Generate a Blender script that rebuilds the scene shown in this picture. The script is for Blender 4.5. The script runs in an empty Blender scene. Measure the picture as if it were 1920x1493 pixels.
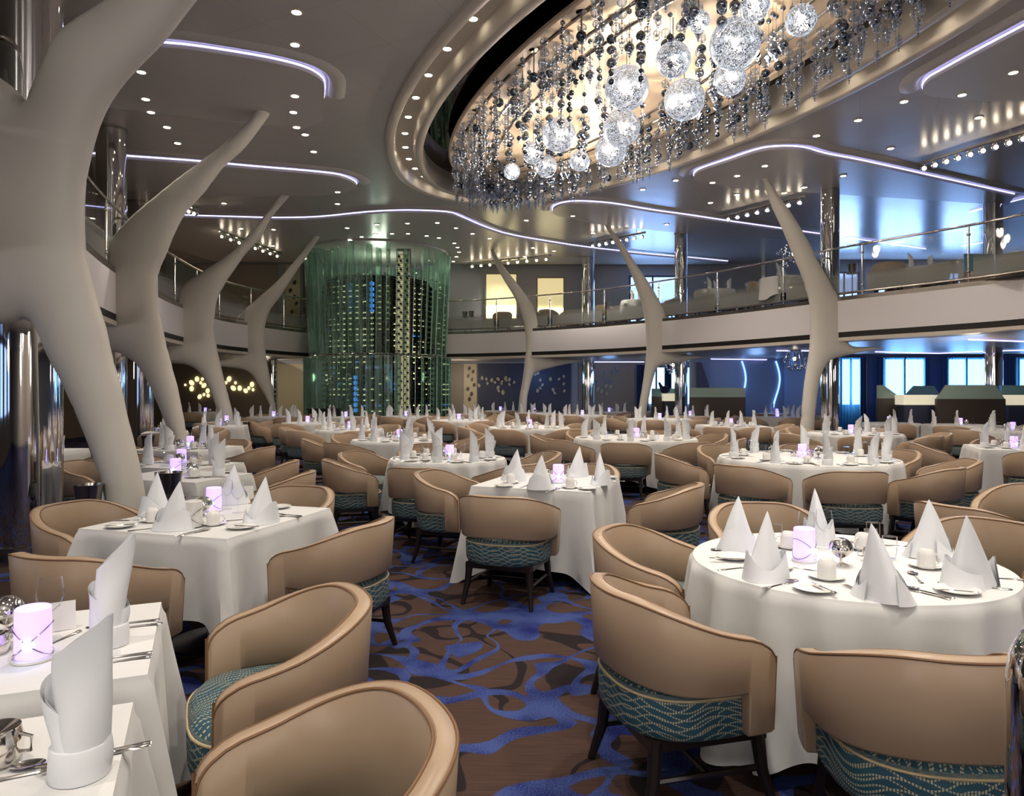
import bpy, math, random
from math import sin, cos, pi, radians, sqrt, atan2, exp
from mathutils import Vector, Matrix
from mathutils.geometry import delaunay_2d_cdt
random.seed(7)
sc = bpy.context.scene
COL = sc.collection
F, EYE, HX, HY = 1350.0, 1.56, 960.0, 730.0

# ---------------------------------------------------------------- camera, world, exposure, lights
cam = bpy.data.objects.new('camera', bpy.data.cameras.new('camera')); COL.objects.link(cam)
cam.location = (0, 0, EYE); cam.rotation_euler = (pi/2, 0, 0)
cam.data.sensor_width = 36; cam.data.lens = 36*F/1920; cam.data.shift_y = -16.5/1920
cam.data.clip_start = .05; cam.data.clip_end = 200
sc.camera = cam
w = bpy.data.worlds.new('world'); sc.world = w; w.use_nodes = True
w.node_tree.nodes['Background'].inputs[0].default_value = (1, .96, .92, 1)
w.node_tree.nodes['Background'].inputs[1].default_value = .12
sc.view_settings.view_transform = 'Standard'; sc.view_settings.look = 'None'
sc.view_settings.gamma = 1; sc.view_settings.use_curve_mapping = False
sc.view_settings.exposure = .35
sc.cycles.use_denoising = True; sc.cycles.adaptive_threshold = .02
sc.cycles.max_bounces = 7; sc.cycles.diffuse_bounces = 3; sc.cycles.glossy_bounces = 4
sc.cycles.transmission_bounces = 5; sc.cycles.transparent_max_bounces = 24
sc.cycles.sample_clamp_indirect = 4; sc.cycles.blur_glossy = 1
sc.cycles.caustics_reflective = False; sc.cycles.caustics_refractive = False

CEIL = 6.45
def at(px, py, z):
    d = (z-EYE)*F/(HY-py); return ((px-HX)/F*d, d, z)
def spot(loc, target, watts, angle=60, blend=.8, col=(1, .90, .78), size=.06):
    l = bpy.data.lights.new('downlight_beam', 'SPOT'); l.energy = watts; l.spot_size = radians(angle); l.spot_blend = blend
    l.color = col; l.shadow_soft_size = size
    o = bpy.data.objects.new('downlight_beam', l); COL.objects.link(o); o.location = loc
    d = Vector(target)-Vector(loc); o.rotation_euler = d.to_track_quat('-Z', 'Y').to_euler(); return o
def bulb(loc, watts, col=(1, .85, .68), size=.08):
    l = bpy.data.lights.new('lamp_light', 'POINT'); l.energy = watts; l.color = col; l.shadow_soft_size = size
    o = bpy.data.objects.new('lamp_light', l); COL.objects.link(o); o.location = loc; return o

# ceiling downlights, as (pixel x, pixel y) on the ceiling plane -> real position on the ceiling
DL = [(556,22),(553,83),(265,122),(273,174),(283,199),(313,238),(333,268),(553,168),(550,199),(556,228),(572,252),(588,284),
 (633,352),(633,382),(420,381),(452,422),(513,424),(511,455),(651,421),(707,414),(764,412),(820,411),(622,453),(637,450),(656,443),
 (678,438),(704,433),(735,432),(765,432),(800,436),(823,440),(594,463),(852,450),(858,458),(861,467),(856,476),(850,485),(855,421),
 (886,432),(918,441),(999,459),(1039,465),(984,476),(987,413),(1074,398),(1112,437),(1198,428),(1250,414),(1205,355),(1267,338),
 (1336,334),(1382,321),(1382,365),(1434,302),(1508,343),(1470,354),(1581,321),(1332,380),(1531,254),(1609,225),(1695,190),
 (1670,278),(1804,166),(1835,220),(1900,123)]
DLW = [at(x, y, CEIL) for x, y in DL]
# chandelier well: centre, half axes, direction of the long axis
EC = (1.80, 11.92); EU = Vector((.42, -.9075)); EV = Vector((.9075, .42))
def ell(t, off=0, a=6.62, b=2.68):
    # point of the well's rim pushed outward by off
    p = Vector(EC)+EU*(a*cos(t))+EV*(b*sin(t))
    n = EU*(cos(t)/a)+EV*(sin(t)/b); n.normalize(); return p+n*off
RING = [ell(2*pi*k/44, .36) for k in range(44)]
# wide general beams from every third downlight, in front and over the tables
for i, (x, y, z) in enumerate(DLW):
    if i in (0, 2, 5, 9, 12, 17, 20, 45, 47, 49, 53, 56, 60, 62, 64): spot((x, y, z-.06), (x, y, 0), 300, 110, .9)
for k in (3, 9, 14, 19, 25, 31, 37, 41): spot((RING[k].x, RING[k].y, 6.42), (RING[k].x, RING[k].y, 0), 330, 105, .9)
for x, y in ((-2.6, 1.2), (.2, .6), (2.8, 1.4), (-1.4, 4.2), (1.6, 3.6), (4.2, 4.6)): spot((x, y, 6.4), (x, y+.3, 0), 300, 90, .9)
# added fill lights, out of view behind the camera, for soft frontal light
for x, y, z in ((-7, -4, 4.6), (-2.5, -6, 3.0), (2.5, -6, 3.0), (7, -4, 4.6), (0, -3.5, 5.2), (-4, -7, 2.2), (5, -7, 2.2)): bulb((x, y, z), 125, (1, .95, .90), .45)
# lamps inside the chandelier
for t, r in ((.3, .5), (1.3, .5), (2.2, .6), (2.9, .5), (3.6, .6), (4.3, .55), (5.2, .55), (3.14, .15), (0, .2)):
    p = Vector(EC)+EU*(6.0*r*cos(t))+EV*(2.1*r*sin(t)); bulb((p.x, p.y, 5.85), 50, (1, .82, .64), .12)
# cove light of the outer rooms
for x, y, z, e in ((3.5, 26, 2.0, 12), (8.0, 23.6, 1.9, 22), (12, 20, 1.6, 12), (15, 19.5, 1.6, 12), (1, 27, 2.0, 8)):
    bulb((x, y, z), e, (.26, .48, 1.0), .25)
for x, y, z, e in ((-8.6, 25.5, 2.0, 25), (-1.9, 26.3, 2.0, 22), (-10.5, 20, 2.0, 26), (-10, 14, 2.0, 26), (-9, 8.5, 2.0, 26), (-7, 4, 2.0, 20), (9.6, 15, 2.0, 20), (10.2, 11, 2.0, 20), (5.2, 24.5, 2.0, 12)):
    bulb((x, y, z), e, (1, .84, .66), .2)
for x, y, e in ((-10.8, 22, 330), (-10, 13, 220), (-.5, 27, 120), (8.6, 20, 130), (11, 15.5, 130), (5, 24.5, 110), (-9.5, 25, 300), (-12, 26, 200)):
    spot((x, y, 6.2), (x, y, 3.6), e, 120, 1)
# daylight coming in through the upper windows
def daylight(x, y, z, wx, wz, e):
    l = bpy.data.lights.new('window_daylight', 'AREA'); l.shape = 'RECTANGLE'; l.size = wx; l.size_y = wz; l.energy = e; l.color = (.28, .50, 1)
    o = bpy.data.objects.new('window_daylight', l); COL.objects.link(o); o.location = (x, y, z); o.rotation_euler = (-pi/2, 0, 0)
for x, w__ in ((12.6, 1.0), (14.7, 1.6), (17, 1.4)): daylight(x, 27.2, 4.95, w__, 1.9, 50)
daylight(5.45, 27.8, 4.95, 1.7, 1.9, 40)
for x, w__ in ((10.2, .6), (11.8, 1.2), (13.6, 1.1), (15.8, 1.0)): daylight(x, 21.3, 1.8, w__, 1.3, 7)
# the arc of downlights washing the glass tower
for i in range(22, 37): spot((DLW[i][0], DLW[i][1], CEIL-.06), (-4.7+(DLW[i][0]+4.7)*.9, 25.4+(DLW[i][1]-25.4)*.9, 2), 430, 70, .8)
# inside the glass tower
for z in (5.6,): bulb((-4.7, 25.42, z), 40, (.85, 1, .8), .3)

# ---------------------------------------------------------------- materials
MAT = {}
def nd(nt, t, **kw):
    n = nt.nodes.new(t)
    for k, v in kw.items(): setattr(n, k, v)
    return n
def pbr(name, col, rough=.5, metal=0, spec=.5, emis=None, es=0, coat=0, sheen=0, alpha=1, bump=None):
    m = bpy.data.materials.new(name); m.use_nodes = True; nt = m.node_tree; b = nt.nodes['Principled BSDF']
    b.inputs['Base Color'].default_value = (*col, 1); b.inputs['Roughness'].default_value = rough
    b.inputs['Metallic'].default_value = metal; b.inputs['Specular IOR Level'].default_value = spec
    b.inputs['Coat Weight'].default_value = coat; b.inputs['Sheen Weight'].default_value = sheen
    if emis: b.inputs['Emission Color'].default_value = (*emis, 1); b.inputs['Emission Strength'].default_value = es
    # a fine procedural variation so no surface is perfectly even
    tc = nd(nt, 'ShaderNodeTexCoord'); no = nd(nt, 'ShaderNodeTexNoise'); no.inputs['Scale'].default_value = (bump[0] if bump else 9)
    no.inputs['Detail'].default_value = 3; nt.links.new(tc.outputs['Object'], no.inputs['Vector'])
    if bump:
        bp = nd(nt, 'ShaderNodeBump'); bp.inputs['Strength'].default_value = bump[1]; bp.inputs['Distance'].default_value = bump[2]
        nt.links.new(no.outputs['Fac'], bp.inputs['Height']); nt.links.new(bp.outputs['Normal'], b.inputs['Normal'])
    else:
        mr = nd(nt, 'ShaderNodeMapRange'); mr.inputs['To Min'].default_value = max(0, rough*.85); mr.inputs['To Max'].default_value = min(1, rough*1.15)
        nt.links.new(no.outputs['Fac'], mr.inputs['Value']); nt.links.new(mr.outputs['Result'], b.inputs['Roughness'])
    MAT[name] = m; return m
pbr('leather', (.40, .288, .195), .36, 0, .45, bump=(260, .12, .001))
pbr('piping', (.20, .105, .05), .5)
pbr('seat_piping', (.50, .40, .24), .6)
pbr('dark_wood', (.012, .008, .006), .3)
pbr('cloth', (.69, .69, .68), .85, 0, .15, sheen=.2, bump=(14, .12, .01))
pbr('napkin', (.80, .82, .85), .8, 0, .2, bump=(30, .15, .004))
pbr('china', (.82, .81, .78), .15, 0, .5, coat=.3)
pbr('silver', (.82, .78, .72), .12, 1)
pbr('chrome', (.72, .70, .68), .045, 1)
pbr('dull_steel', (.42, .39, .36), .22, 1)
pbr('rib_plaster', (.68, .65, .585), .5, 0, .35)
pbr('fascia_paint', (.75, .72, .73), .55, 0, .3)
pbr('black_gap', (.006, .005, .005), .5)
pbr('cream_trim', (.62, .56, .48), .4)
pbr('ring_paint', (.66, .60, .51), .35)
pbr('panel_cream', (.86, .70, .52), .45)
pbr('mirror_dark', (.10, .085, .08), .04, 1)
pbr('island_paint', (.62, .59, .56), .3, 0, .4)
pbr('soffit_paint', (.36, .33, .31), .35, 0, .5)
pbr('upper_floor', (.08, .06, .05), .7)
pbr('glass_edge', (.50, .72, .62), .15, 0, .6)
pbr('wall_brown', (.16, .125, .095), .6)
pbr('wall_taupe', (.34, .29, .235), .55)
pbr('wall_greyblue', (.44, .45, .50), .5)
pbr('wall_navy', (.05, .058, .11), .5)
pbr('wall_blue', (.24, .28, .38), .5)
pbr('wall_cream', (.72, .62, .40), .5)
pbr('oval_lamp', (.9, .8, .5), .3, emis=(1, .84, .42), es=1.15)
pbr('oval_dim', (.5, .45, .32), .3)
pbr('oval_dark', (.05, .04, .03), .4)
pbr('led', (.6, .6, 1), .4, emis=(.52, .50, 1.0), es=2.4)
pbr('led_blue', (.3, .5, 1), .4, emis=(.22, .42, 1.0), es=1.8)
pbr('lamp_face', (1, .95, .85), .4, emis=(1, .88, .70), es=38)
pbr('small_bulb', (1, .95, .85), .4, emis=(1, .84, .62), es=22)
pbr('niche_light', (.9, .8, .5), .5, emis=(1, .82, .42), es=.5)
pbr('niche_glow', (.9, .8, .5), .5, emis=(1, .88, .5), es=3)
pbr('window_day', (.4, .6, .9), .5, emis=(.30, .62, 1.0), es=2.6)
pbr('window_day_bright', (.6, .8, 1), .5, emis=(.66, .84, 1.0), es=6)
pbr('window_upper', (.4, .6, .9), .5, emis=(.34, .52, 1.0), es=1.7)
pbr('drape', (.01, .03, .10), .7)
pbr('screen_wood', (.075, .06, .05), .4)
pbr('screen_green', (.42, .56, .48), .25, 0, .5)
pbr('screen_teal', (.24, .44, .50), .25, 0, .5)
pbr('cream_box_glow', (.75, .68, .52), .45, emis=(1, .9, .65), es=.45)  # weak emission paints the lit look onto the cream; not a lamp
pbr('candle', (.62, .50, .95), .35, emis=(.48, .34, 1.0), es=1.05)
pbr('candle_core', (.3, .6, 1), .3, emis=(.15, .55, 1.0), es=5)
pbr('navy_cloth', (.01, .015, .08), .6)
pbr('bottle_dark', (.012, .014, .012), .12)
pbr('rack_metal', (.10, .11, .10), .3, .6)
pbr('rack_glow', (.8, .8, .5), .5, emis=(.95, .88, .50), es=.9)
pbr('strip_glow', (.6, .55, .35), .5, emis=(.95, .88, .50), es=.28)
pbr('rack_blue', (.1, .3, .8), .5, emis=(.05, .30, 1.0), es=.8)
pbr('bead_mirror', (.42, .45, .52), .06, 1)
pbr('bead_dark', (.13, .16, .21), .07, 1)

def ceiling_mat():
    m = bpy.data.materials.new('ceiling_panels'); m.use_nodes = True; nt = m.node_tree; b = nt.nodes['Principled BSDF']
    tc = nd(nt, 'ShaderNodeTexCoord'); mp = nd(nt, 'ShaderNodeMapping'); mp.inputs['Rotation'].default_value = (0, 0, .45)
    br = nd(nt, 'ShaderNodeTexBrick'); br.offset = 0; br.inputs['Scale'].default_value = 1
    br.inputs['Mortar Size'].default_value = .006; br.inputs['Brick Width'].default_value = 1.2; br.inputs['Row Height'].default_value = 1.2
    br.inputs['Color1'].default_value = (.58, .55, .52, 1); br.inputs['Color2'].default_value = (.60, .57, .54, 1)
    br.inputs['Mortar'].default_value = (.50, .47, .45, 1)
    nt.links.new(tc.outputs['Object'], mp.inputs[0]); nt.links.new(mp.outputs[0], br.inputs['Vector']); nt.links.new(br.outputs['Color'], b.inputs['Base Color'])
    b.inputs['Roughness'].default_value = .24; b.inputs['Specular IOR Level'].default_value = .75
    no = nd(nt, 'ShaderNodeTexNoise'); no.inputs['Scale'].default_value = .9; bp = nd(nt, 'ShaderNodeBump'); bp.inputs['Strength'].default_value = .15; bp.inputs['Distance'].default_value = .05
    nt.links.new(tc.outputs['Object'], no.inputs['Vector']); nt.links.new(no.outputs['Fac'], bp.inputs['Height']); nt.links.new(bp.outputs['Normal'], b.inputs['Normal'])
    MAT['ceiling'] = m
ceiling_mat()

def mathn(nt, op, a, b=None, c=None):
    n = nd(nt, 'ShaderNodeMath', operation=op)
    for i, v in enumerate((a, b, c)):
        if v is None: continue
        if isinstance(v, (int, float)): n.inputs[i].default_value = v
        else: nt.links.new(v, n.inputs[i])
    return n.outputs[0]
def mixc(nt, f, a, b):
    n = nd(nt, 'ShaderNodeMix', data_type='RGBA')
    if isinstance(f, (int, float)): n.inputs[0].default_value = f
    else: nt.links.new(f, n.inputs[0])
    for i, v in ((6, a), (7, b)):
        if isinstance(v, tuple): n.inputs[i].default_value = (*v, 1)
        else: nt.links.new(v, n.inputs[i])
    return n.outputs[2]
def noise(nt, vec, scale, detail=2, dist=0, w=None):
    n = nd(nt, 'ShaderNodeTexNoise'); n.inputs['Scale'].default_value = scale; n.inputs['Detail'].default_value = detail; n.inputs['Distortion'].default_value = dist
    if w is not None: n.noise_dimensions = '4D'; n.inputs['W'].default_value = w
    nt.links.new(vec, n.inputs['Vector']); return n.outputs['Fac']

def carpet_mat():
    m = bpy.data.materials.new('carpet_pattern'); m.use_nodes = True; nt = m.node_tree; b = nt.nodes['Principled BSDF']
    tc = nd(nt, 'ShaderNodeTexCoord').outputs['Object']
    # streaked brown ground
    mp = nd(nt, 'ShaderNodeMapping'); mp.inputs['Scale'].default_value = (4, 90, 1); mp.inputs['Rotation'].default_value = (0, 0, .12); nt.links.new(tc, mp.inputs[0])
    st = noise(nt, mp.outputs[0], 1.2, 3)
    brown = mixc(nt, st, (.030, .018, .015), (.092, .055, .044))
    speck = noise(nt, tc, 130, 2)
    patch = noise(nt, tc, 5, 1, 0, 4)
    sp = mathn(nt, 'ADD', mathn(nt, 'MULTIPLY', speck, 1.3), mathn(nt, 'MULTIPLY', patch, 1.3))
    sp = mathn(nt, 'MULTIPLY', mathn(nt, 'SUBTRACT', sp, 1.0), 2.2)
    n = nd(nt, 'ShaderNodeClamp'); nt.links.new(sp, n.inputs[0])
    blue = mixc(nt, n.outputs[0], (.010, .014, .10), (.048, .074, .215))
    def bands(scale, wv, wid, dist):
        f = noise(nt, tc, scale, .6, dist, wv)
        d = mathn(nt, 'ABSOLUTE', mathn(nt, 'SUBTRACT', f, .5))
        wn = noise(nt, tc, 2.3, 1, 0, wv+3)
        wd = mathn(nt, 'MULTIPLY', mathn(nt, 'POWER', wn, 2.2), wid*4)
        e = mathn(nt, 'MULTIPLY', mathn(nt, 'SUBTRACT', wd, d), 160)
        c = nd(nt, 'ShaderNodeClamp'); nt.links.new(e, c.inputs[0]); return c.outputs[0]
    c1 = mixc(nt, bands(2.2, 11, .036, .7), brown, (.018, .014, .016))
    c2 = mixc(nt, bands(1.9, 2, .038, .5), c1, blue)
    c3 = mixc(nt, bands(1.7, 7, .028, .6), c2, blue)
    nt.links.new(c3, b.inputs['Base Color']); b.inputs['Roughness'].default_value = .95; b.inputs['Specular IOR Level'].default_value = .1
    bp = nd(nt, 'ShaderNodeBump'); bp.inputs['Strength'].default_value = .4; bp.inputs['Distance'].default_value = .004
    nt.links.new(speck, bp.inputs['Height']); nt.links.new(bp.outputs['Normal'], b.inputs['Normal']); MAT['carpet'] = m
carpet_mat()

def seat_mat():
    # teal weave crossed by dotted wavy cream lines; runs on the cushion's own UV in metres
    m = bpy.data.materials.new('seat_weave'); m.use_nodes = True; nt = m.node_tree; b = nt.nodes['Principled BSDF']
    uv = nd(nt, 'ShaderNodeUVMap').outputs[0]; sx = nd(nt, 'ShaderNodeSeparateXYZ'); nt.links.new(uv, sx.inputs[0])
    u, v = sx.outputs[0], sx.outputs[1]
    def lines(freq, amp, k, ph):
        wv = mathn(nt, 'MULTIPLY', mathn(nt, 'SINE', mathn(nt, 'ADD', mathn(nt, 'MULTIPLY', u, k), mathn(nt, 'ADD', mathn(nt, 'MULTIPLY', v, 9.0*freq/40), ph))), amp)
        f = mathn(nt, 'FRACT', mathn(nt, 'ADD', mathn(nt, 'MULTIPLY', v, freq), mathn(nt, 'ADD', wv, 40.0)))
        d = mathn(nt, 'ABSOLUTE', mathn(nt, 'SUBTRACT', f, .5))
        return mathn(nt, 'LESS_THAN', d, .10)
    dots = mathn(nt, 'LESS_THAN', mathn(nt, 'FRACT', mathn(nt, 'ADD', mathn(nt, 'MULTIPLY', u, 105.0), 50.0)), .62)
    l = mathn(nt, 'MAXIMUM', lines(36, .65, 26, 0), lines(31, .8, 19, 2.1))
    f = mathn(nt, 'MULTIPLY', l, dots)
    nz = noise(nt, uv, 6, 1)
    base = mixc(nt, nz, (.008, .045, .085), (.022, .095, .125))
    nt.links.new(mixc(nt, f, base, (.40, .37, .25)), b.inputs['Base Color']); b.inputs['Roughness'].default_value = .7
    MAT['seat_fabric'] = m
seat_mat()

def clear(name, tint, gloss, rough=.02, bright=(1, 1, 1)):
    # thin clear material: mostly lets light through, mirrors a share of it
    m = bpy.data.materials.new(name); m.use_nodes = True; nt = m.node_tree; nt.nodes.clear()
    o = nd(nt, 'ShaderNodeOutputMaterial'); t = nd(nt, 'ShaderNodeBsdfTransparent'); t.inputs[0].default_value = (*tint, 1)
    g = nd(nt, 'ShaderNodeBsdfGlossy'); g.inputs[0].default_value = (*bright, 1); g.inputs[1].default_value = rough
    lw = nd(nt, 'ShaderNodeLayerWeight'); lw.inputs[0].default_value = gloss
    mx = nd(nt, 'ShaderNodeMixShader'); nt.links.new(lw.outputs['Facing'] if gloss > .4 else mathn(nt, 'MULTIPLY', lw.outputs['Fresnel'], .5), mx.inputs[0])
    nt.links.new(t.outputs[0], mx.inputs[1]); nt.links.new(g.outputs[0], mx.inputs[2]); nt.links.new(mx.outputs[0], o.inputs[0]); MAT[name] = m
clear('glass', (.97, .975, .985), .13)
clear('crystal', (.80, .86, .95), .55, .05)
def green_glass():
    m = bpy.data.materials.new('green_glass'); m.use_nodes = True; nt = m.node_tree; nt.nodes.clear()
    o = nd(nt, 'ShaderNodeOutputMaterial'); t = nd(nt, 'ShaderNodeBsdfTransparent'); t.inputs[0].default_value = (.80, .93, .86, 1)
    d = nd(nt, 'ShaderNodeBsdfDiffuse'); d.inputs[0].default_value = (.56, .74, .66, 1); g = nd(nt, 'ShaderNodeBsdfGlossy'); g.inputs[0].default_value = (.75, .95, .86, 1); g.inputs[1].default_value = .04
    tc = nd(nt, 'ShaderNodeTexCoord').outputs['Object']; mp = nd(nt, 'ShaderNodeMapping'); mp.inputs['Scale'].default_value = (14, 14, .5); nt.links.new(tc, mp.inputs[0])
    f = mathn(nt, 'MULTIPLY', mathn(nt, 'POWER', noise(nt, mp.outputs[0], 1.0, 3), 2.6), 1.25)
    m1 = nd(nt, 'ShaderNodeMixShader'); nt.links.new(f, m1.inputs[0]); nt.links.new(t.outputs[0], m1.inputs[1]); nt.links.new(d.outputs[0], m1.inputs[2])
    lw = nd(nt, 'ShaderNodeLayerWeight'); lw.inputs[0].default_value = .5; m2 = nd(nt, 'ShaderNodeMixShader'); nt.links.new(mathn(nt, 'MULTIPLY', lw.outputs['Facing'], .7), m2.inputs[0])
    nt.links.new(m1.outputs[0], m2.inputs[1]); nt.links.new(g.outputs[0], m2.inputs[2]); nt.links.new(m2.outputs[0], o.inputs[0]); MAT['green_glass'] = m
green_glass()
def rail_glass():
    m = bpy.data.materials.new('rail_glass'); m.use_nodes = True; nt = m.node_tree; nt.nodes.clear()
    o = nd(nt, 'ShaderNodeOutputMaterial'); t = nd(nt, 'ShaderNodeBsdfTransparent'); t.inputs[0].default_value = (.90, .94, .93, 1)
    d = nd(nt, 'ShaderNodeBsdfDiffuse'); d.inputs[0].default_value = (.33, .34, .32, 1)
    g = nd(nt, 'ShaderNodeBsdfGlossy'); g.inputs[1].default_value = .03
    tc = nd(nt, 'ShaderNodeTexCoord'); sx = nd(nt, 'ShaderNodeSeparateXYZ'); nt.links.new(tc.outputs['Object'], sx.inputs[0])
    mr = nd(nt, 'ShaderNodeMapRange'); nt.links.new(sx.outputs[2], mr.inputs['Value'])   # frosted band along the foot of each pane
    mr.inputs['From Min'].default_value = 4.25; mr.inputs['From Max'].default_value = 4.02; mr.inputs['To Min'].default_value = .03; mr.inputs['To Max'].default_value = .80
    m1 = nd(nt, 'ShaderNodeMixShader'); nt.links.new(mr.outputs[0], m1.inputs[0]); nt.links.new(t.outputs[0], m1.inputs[1]); nt.links.new(d.outputs[0], m1.inputs[2])
    fr = nd(nt, 'ShaderNodeFresnel'); m2 = nd(nt, 'ShaderNodeMixShader'); nt.links.new(fr.outputs[0], m2.inputs[0])
    nt.links.new(m1.outputs[0], m2.inputs[1]); nt.links.new(g.outputs[0], m2.inputs[2]); nt.links.new(m2.outputs[0], o.inputs[0]); MAT['rail_glass'] = m
rail_glass()
def wire_mat():
    # crumpled silver wire ball with a lamp inside
    m = bpy.data.materials.new('wire_ball'); m.use_nodes = True; nt = m.node_tree; nt.nodes.clear()
    o = nd(nt, 'ShaderNodeOutputMaterial'); tc = nd(nt, 'ShaderNodeTexCoord').outputs['Object']
    def ln(sc_, w0, wd):
        f = noise(nt, tc, sc_, 1, 1.2, w0); return mathn(nt, 'LESS_THAN', mathn(nt, 'ABSOLUTE', mathn(nt, 'SUBTRACT', f, .5)), wd)
    l = mathn(nt, 'MAXIMUM', mathn(nt, 'MAXIMUM', ln(26, 1, .030), ln(34, 5, .030)), mathn(nt, 'MAXIMUM', ln(42, 9, .034), ln(20, 13, .022)))
    me = nd(nt, 'ShaderNodeBsdfGlossy'); me.inputs[0].default_value = (.75, .78, .84, 1); me.inputs[1].default_value = .25
    tr = nd(nt, 'ShaderNodeBsdfTransparent'); tr.inputs[0].default_value = (.8, .84, .9, 1)
    em = nd(nt, 'ShaderNodeEmission'); em.inputs[0].default_value = (.86, .92, 1, 1); em.inputs[1].default_value = 1.5
    mx = nd(nt, 'ShaderNodeMixShader'); mx.inputs[0].default_value = .5; nt.links.new(tr.outputs[0], mx.inputs[1]); nt.links.new(em.outputs[0], mx.inputs[2])
    m2 = nd(nt, 'ShaderNodeMixShader'); nt.links.new(l, m2.inputs[0]); nt.links.new(mx.outputs[0], m2.inputs[1]); nt.links.new(me.outputs[0], m2.inputs[2])
    nt.links.new(m2.outputs[0], o.inputs[0]); MAT['wire'] = m
wire_mat()

# ---------------------------------------------------------------- mesh helpers
class MB:
    def __init__(s): s.v, s.f, s.m, s.uv = [], [], [], {}
    def add(s, verts, faces, mi=0):
        o = len(s.v); s.v += [tuple(p) for p in verts]
        for f in faces: s.f.append(tuple(i+o for i in f)); s.m.append(mi)
        return o
    def box(s, x0, x1, y0, y1, z0, z1, mi=0, M=None):
        vs = [Vector((x, y, z)) for z in (z0, z1) for y in (y0, y1) for x in (x0, x1)]
        if M: vs = [M @ p for p in vs]
        s.add(vs, [(0, 2, 3, 1), (4, 5, 7, 6), (0, 1, 5, 4), (2, 6, 7, 3), (0, 4, 6, 2), (1, 3, 7, 5)], mi)
    def lathe(s, prof, n=24, mi=0, M=None, sx=1, sy=1):
        vs = []
        for r, z in prof:
            for k in range(n):
                a = 2*pi*k/n; p = Vector((r*cos(a)*sx, r*sin(a)*sy, z)); vs.append(M @ p if M else p)
        fs = []
        for i in range(len(prof)-1):
            for k in range(n): fs.append((i*n+k, i*n+(k+1) % n, (i+1)*n+(k+1) % n, (i+1)*n+k))
        if prof[0][0] > 1e-4: fs.append(tuple(range(n-1, -1, -1)))
        if prof[-1][0] > 1e-4: fs.append(tuple((len(prof)-1)*n+k for k in range(n)))
        s.add(vs, fs, mi)
    def tube(s, pts, r, n=8, mi=0, closed=False, sq=(1, 1)):
        pts = [Vector(p) for p in pts]; N = len(pts); vs = []; up = Vector((0, 0, 1))
        for i, p in enumerate(pts):
            a = pts[(i-1) % N] if (closed or i > 0) else p; b = pts[(i+1) % N] if (closed or i < N-1) else p
            t = (b-a).normalized(); u = up if abs(t.dot(up)) < .95 else Vector((1, 0, 0))
            x = t.cross(u).normalized(); y = x.cross(t).normalized(); rr = r[i] if isinstance(r, (list, tuple)) else r
            for k in range(n): an = 2*pi*k/n; vs.append(p+x*(rr*cos(an)*sq[0])+y*(rr*sin(an)*sq[1]))
        fs = []
        for i in range(N if closed else N-1):
            j = (i+1) % N
            for k in range(n): fs.append((i*n+k, i*n+(k+1) % n, j*n+(k+1) % n, j*n+k))
        if not closed: fs.append(tuple(range(n-1, -1, -1))); fs.append(tuple((N-1)*n+k for k in range(n)))
        s.add(vs, fs, mi)
    def grid(s, rows, mi=0, closed=False):
        n = len(rows[0]); vs = [p for r in rows for p in r]; fs = []
        for i in range(len(rows)-1):
            for k in range(n if closed else n-1): fs.append((i*n+k, i*n+(k+1) % n, (i+1)*n+(k+1) % n, (i+1)*n+k))
        return s.add(vs, fs, mi)
    def ball(s, c, r, mi=0, n=10, m=7, sz=1):
        c = Vector(c); prof = [(max(1e-5, r*sin(pi*i/m)), -r*cos(pi*i/m)*sz) for i in range(m+1)]
        s.lathe(prof, n, mi, Matrix.Translation(c))
    def prism(s, poly, z0, z1, mi=0):
        n = len(poly); vs = [(x, y, z0) for x, y in poly]+[(x, y, z1) for x, y in poly]
        fs = [tuple(range(n)), tuple(range(2*n-1, n-1, -1))]+[(i, (i+1) % n, n+(i+1) % n, n+i) for i in range(n)]
        s.add(vs, fs, mi)
    def mesh(s, name, mats, smooth=38):
        me = bpy.data.meshes.new(name); me.from_pydata(s.v, [], s.f)
        for m in (mats if isinstance(mats, (list, tuple)) else [mats]): me.materials.append(MAT[m])
        for p, i in zip(me.polygons, s.m): p.material_index = i
        if smooth:
            me.polygons.foreach_set('use_smooth', [True]*len(me.polygons)); me.update(); me.set_sharp_from_angle(angle=radians(smooth))
        if s.uv:
            ul = me.uv_layers.new(name='UVMap')
            for l in me.loops: ul.data[l.index].uv = s.uv.get(l.vertex_index, (0, 0))
        me.update(); return me
    def obj(s, name, mats, parent=None, smooth=38):
        o = bpy.data.objects.new(name, s.mesh(name, mats, smooth)); COL.objects.link(o)
        if parent: o.parent = parent
        return o
def tag(o, label=None, cat=None, group=None, kind=None):
    if label: o['label'] = label
    if cat: o['category'] = cat
    if group: o['group'] = group
    if kind: o['kind'] = kind
    return o
def empty(name, loc=(0, 0, 0), rz=0):
    o = bpy.data.objects.new(name, None); COL.objects.link(o); o.location = loc; o.rotation_euler = (0, 0, rz); o.empty_display_size = .1; return o
def kids(o): return [c for c in KID.get(o.name, [])]
KID = {}
def note(root):
    # remember a prototype's children (so copies need no scene search)
    KID[root.name] = [c for c in COL.objects if c.parent == root]
    for c in KID[root.name]: note(c)
    return root
def put(proto, loc, rz=0, label=None, cat=None, group=None, scale=None, tilt=None):
    if not proto.get('_used'):
        proto['_used'] = 1; o = proto
    else:
        o = proto.copy(); COL.objects.link(o)
        for ch in kids(proto):
            c = ch.copy(); COL.objects.link(c); c.parent = o
            for g in kids(ch):
                d = g.copy(); COL.objects.link(d); d.parent = c
    o.location = loc; o.rotation_euler = tilt if tilt else (0, 0, rz)
    if scale: o.scale = (scale,)*3
    tag(o, label, cat, group); return o
def struct(mb, name, mats, smooth=38):
    return tag(mb.obj(name, mats, None, smooth), kind='structure')

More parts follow.
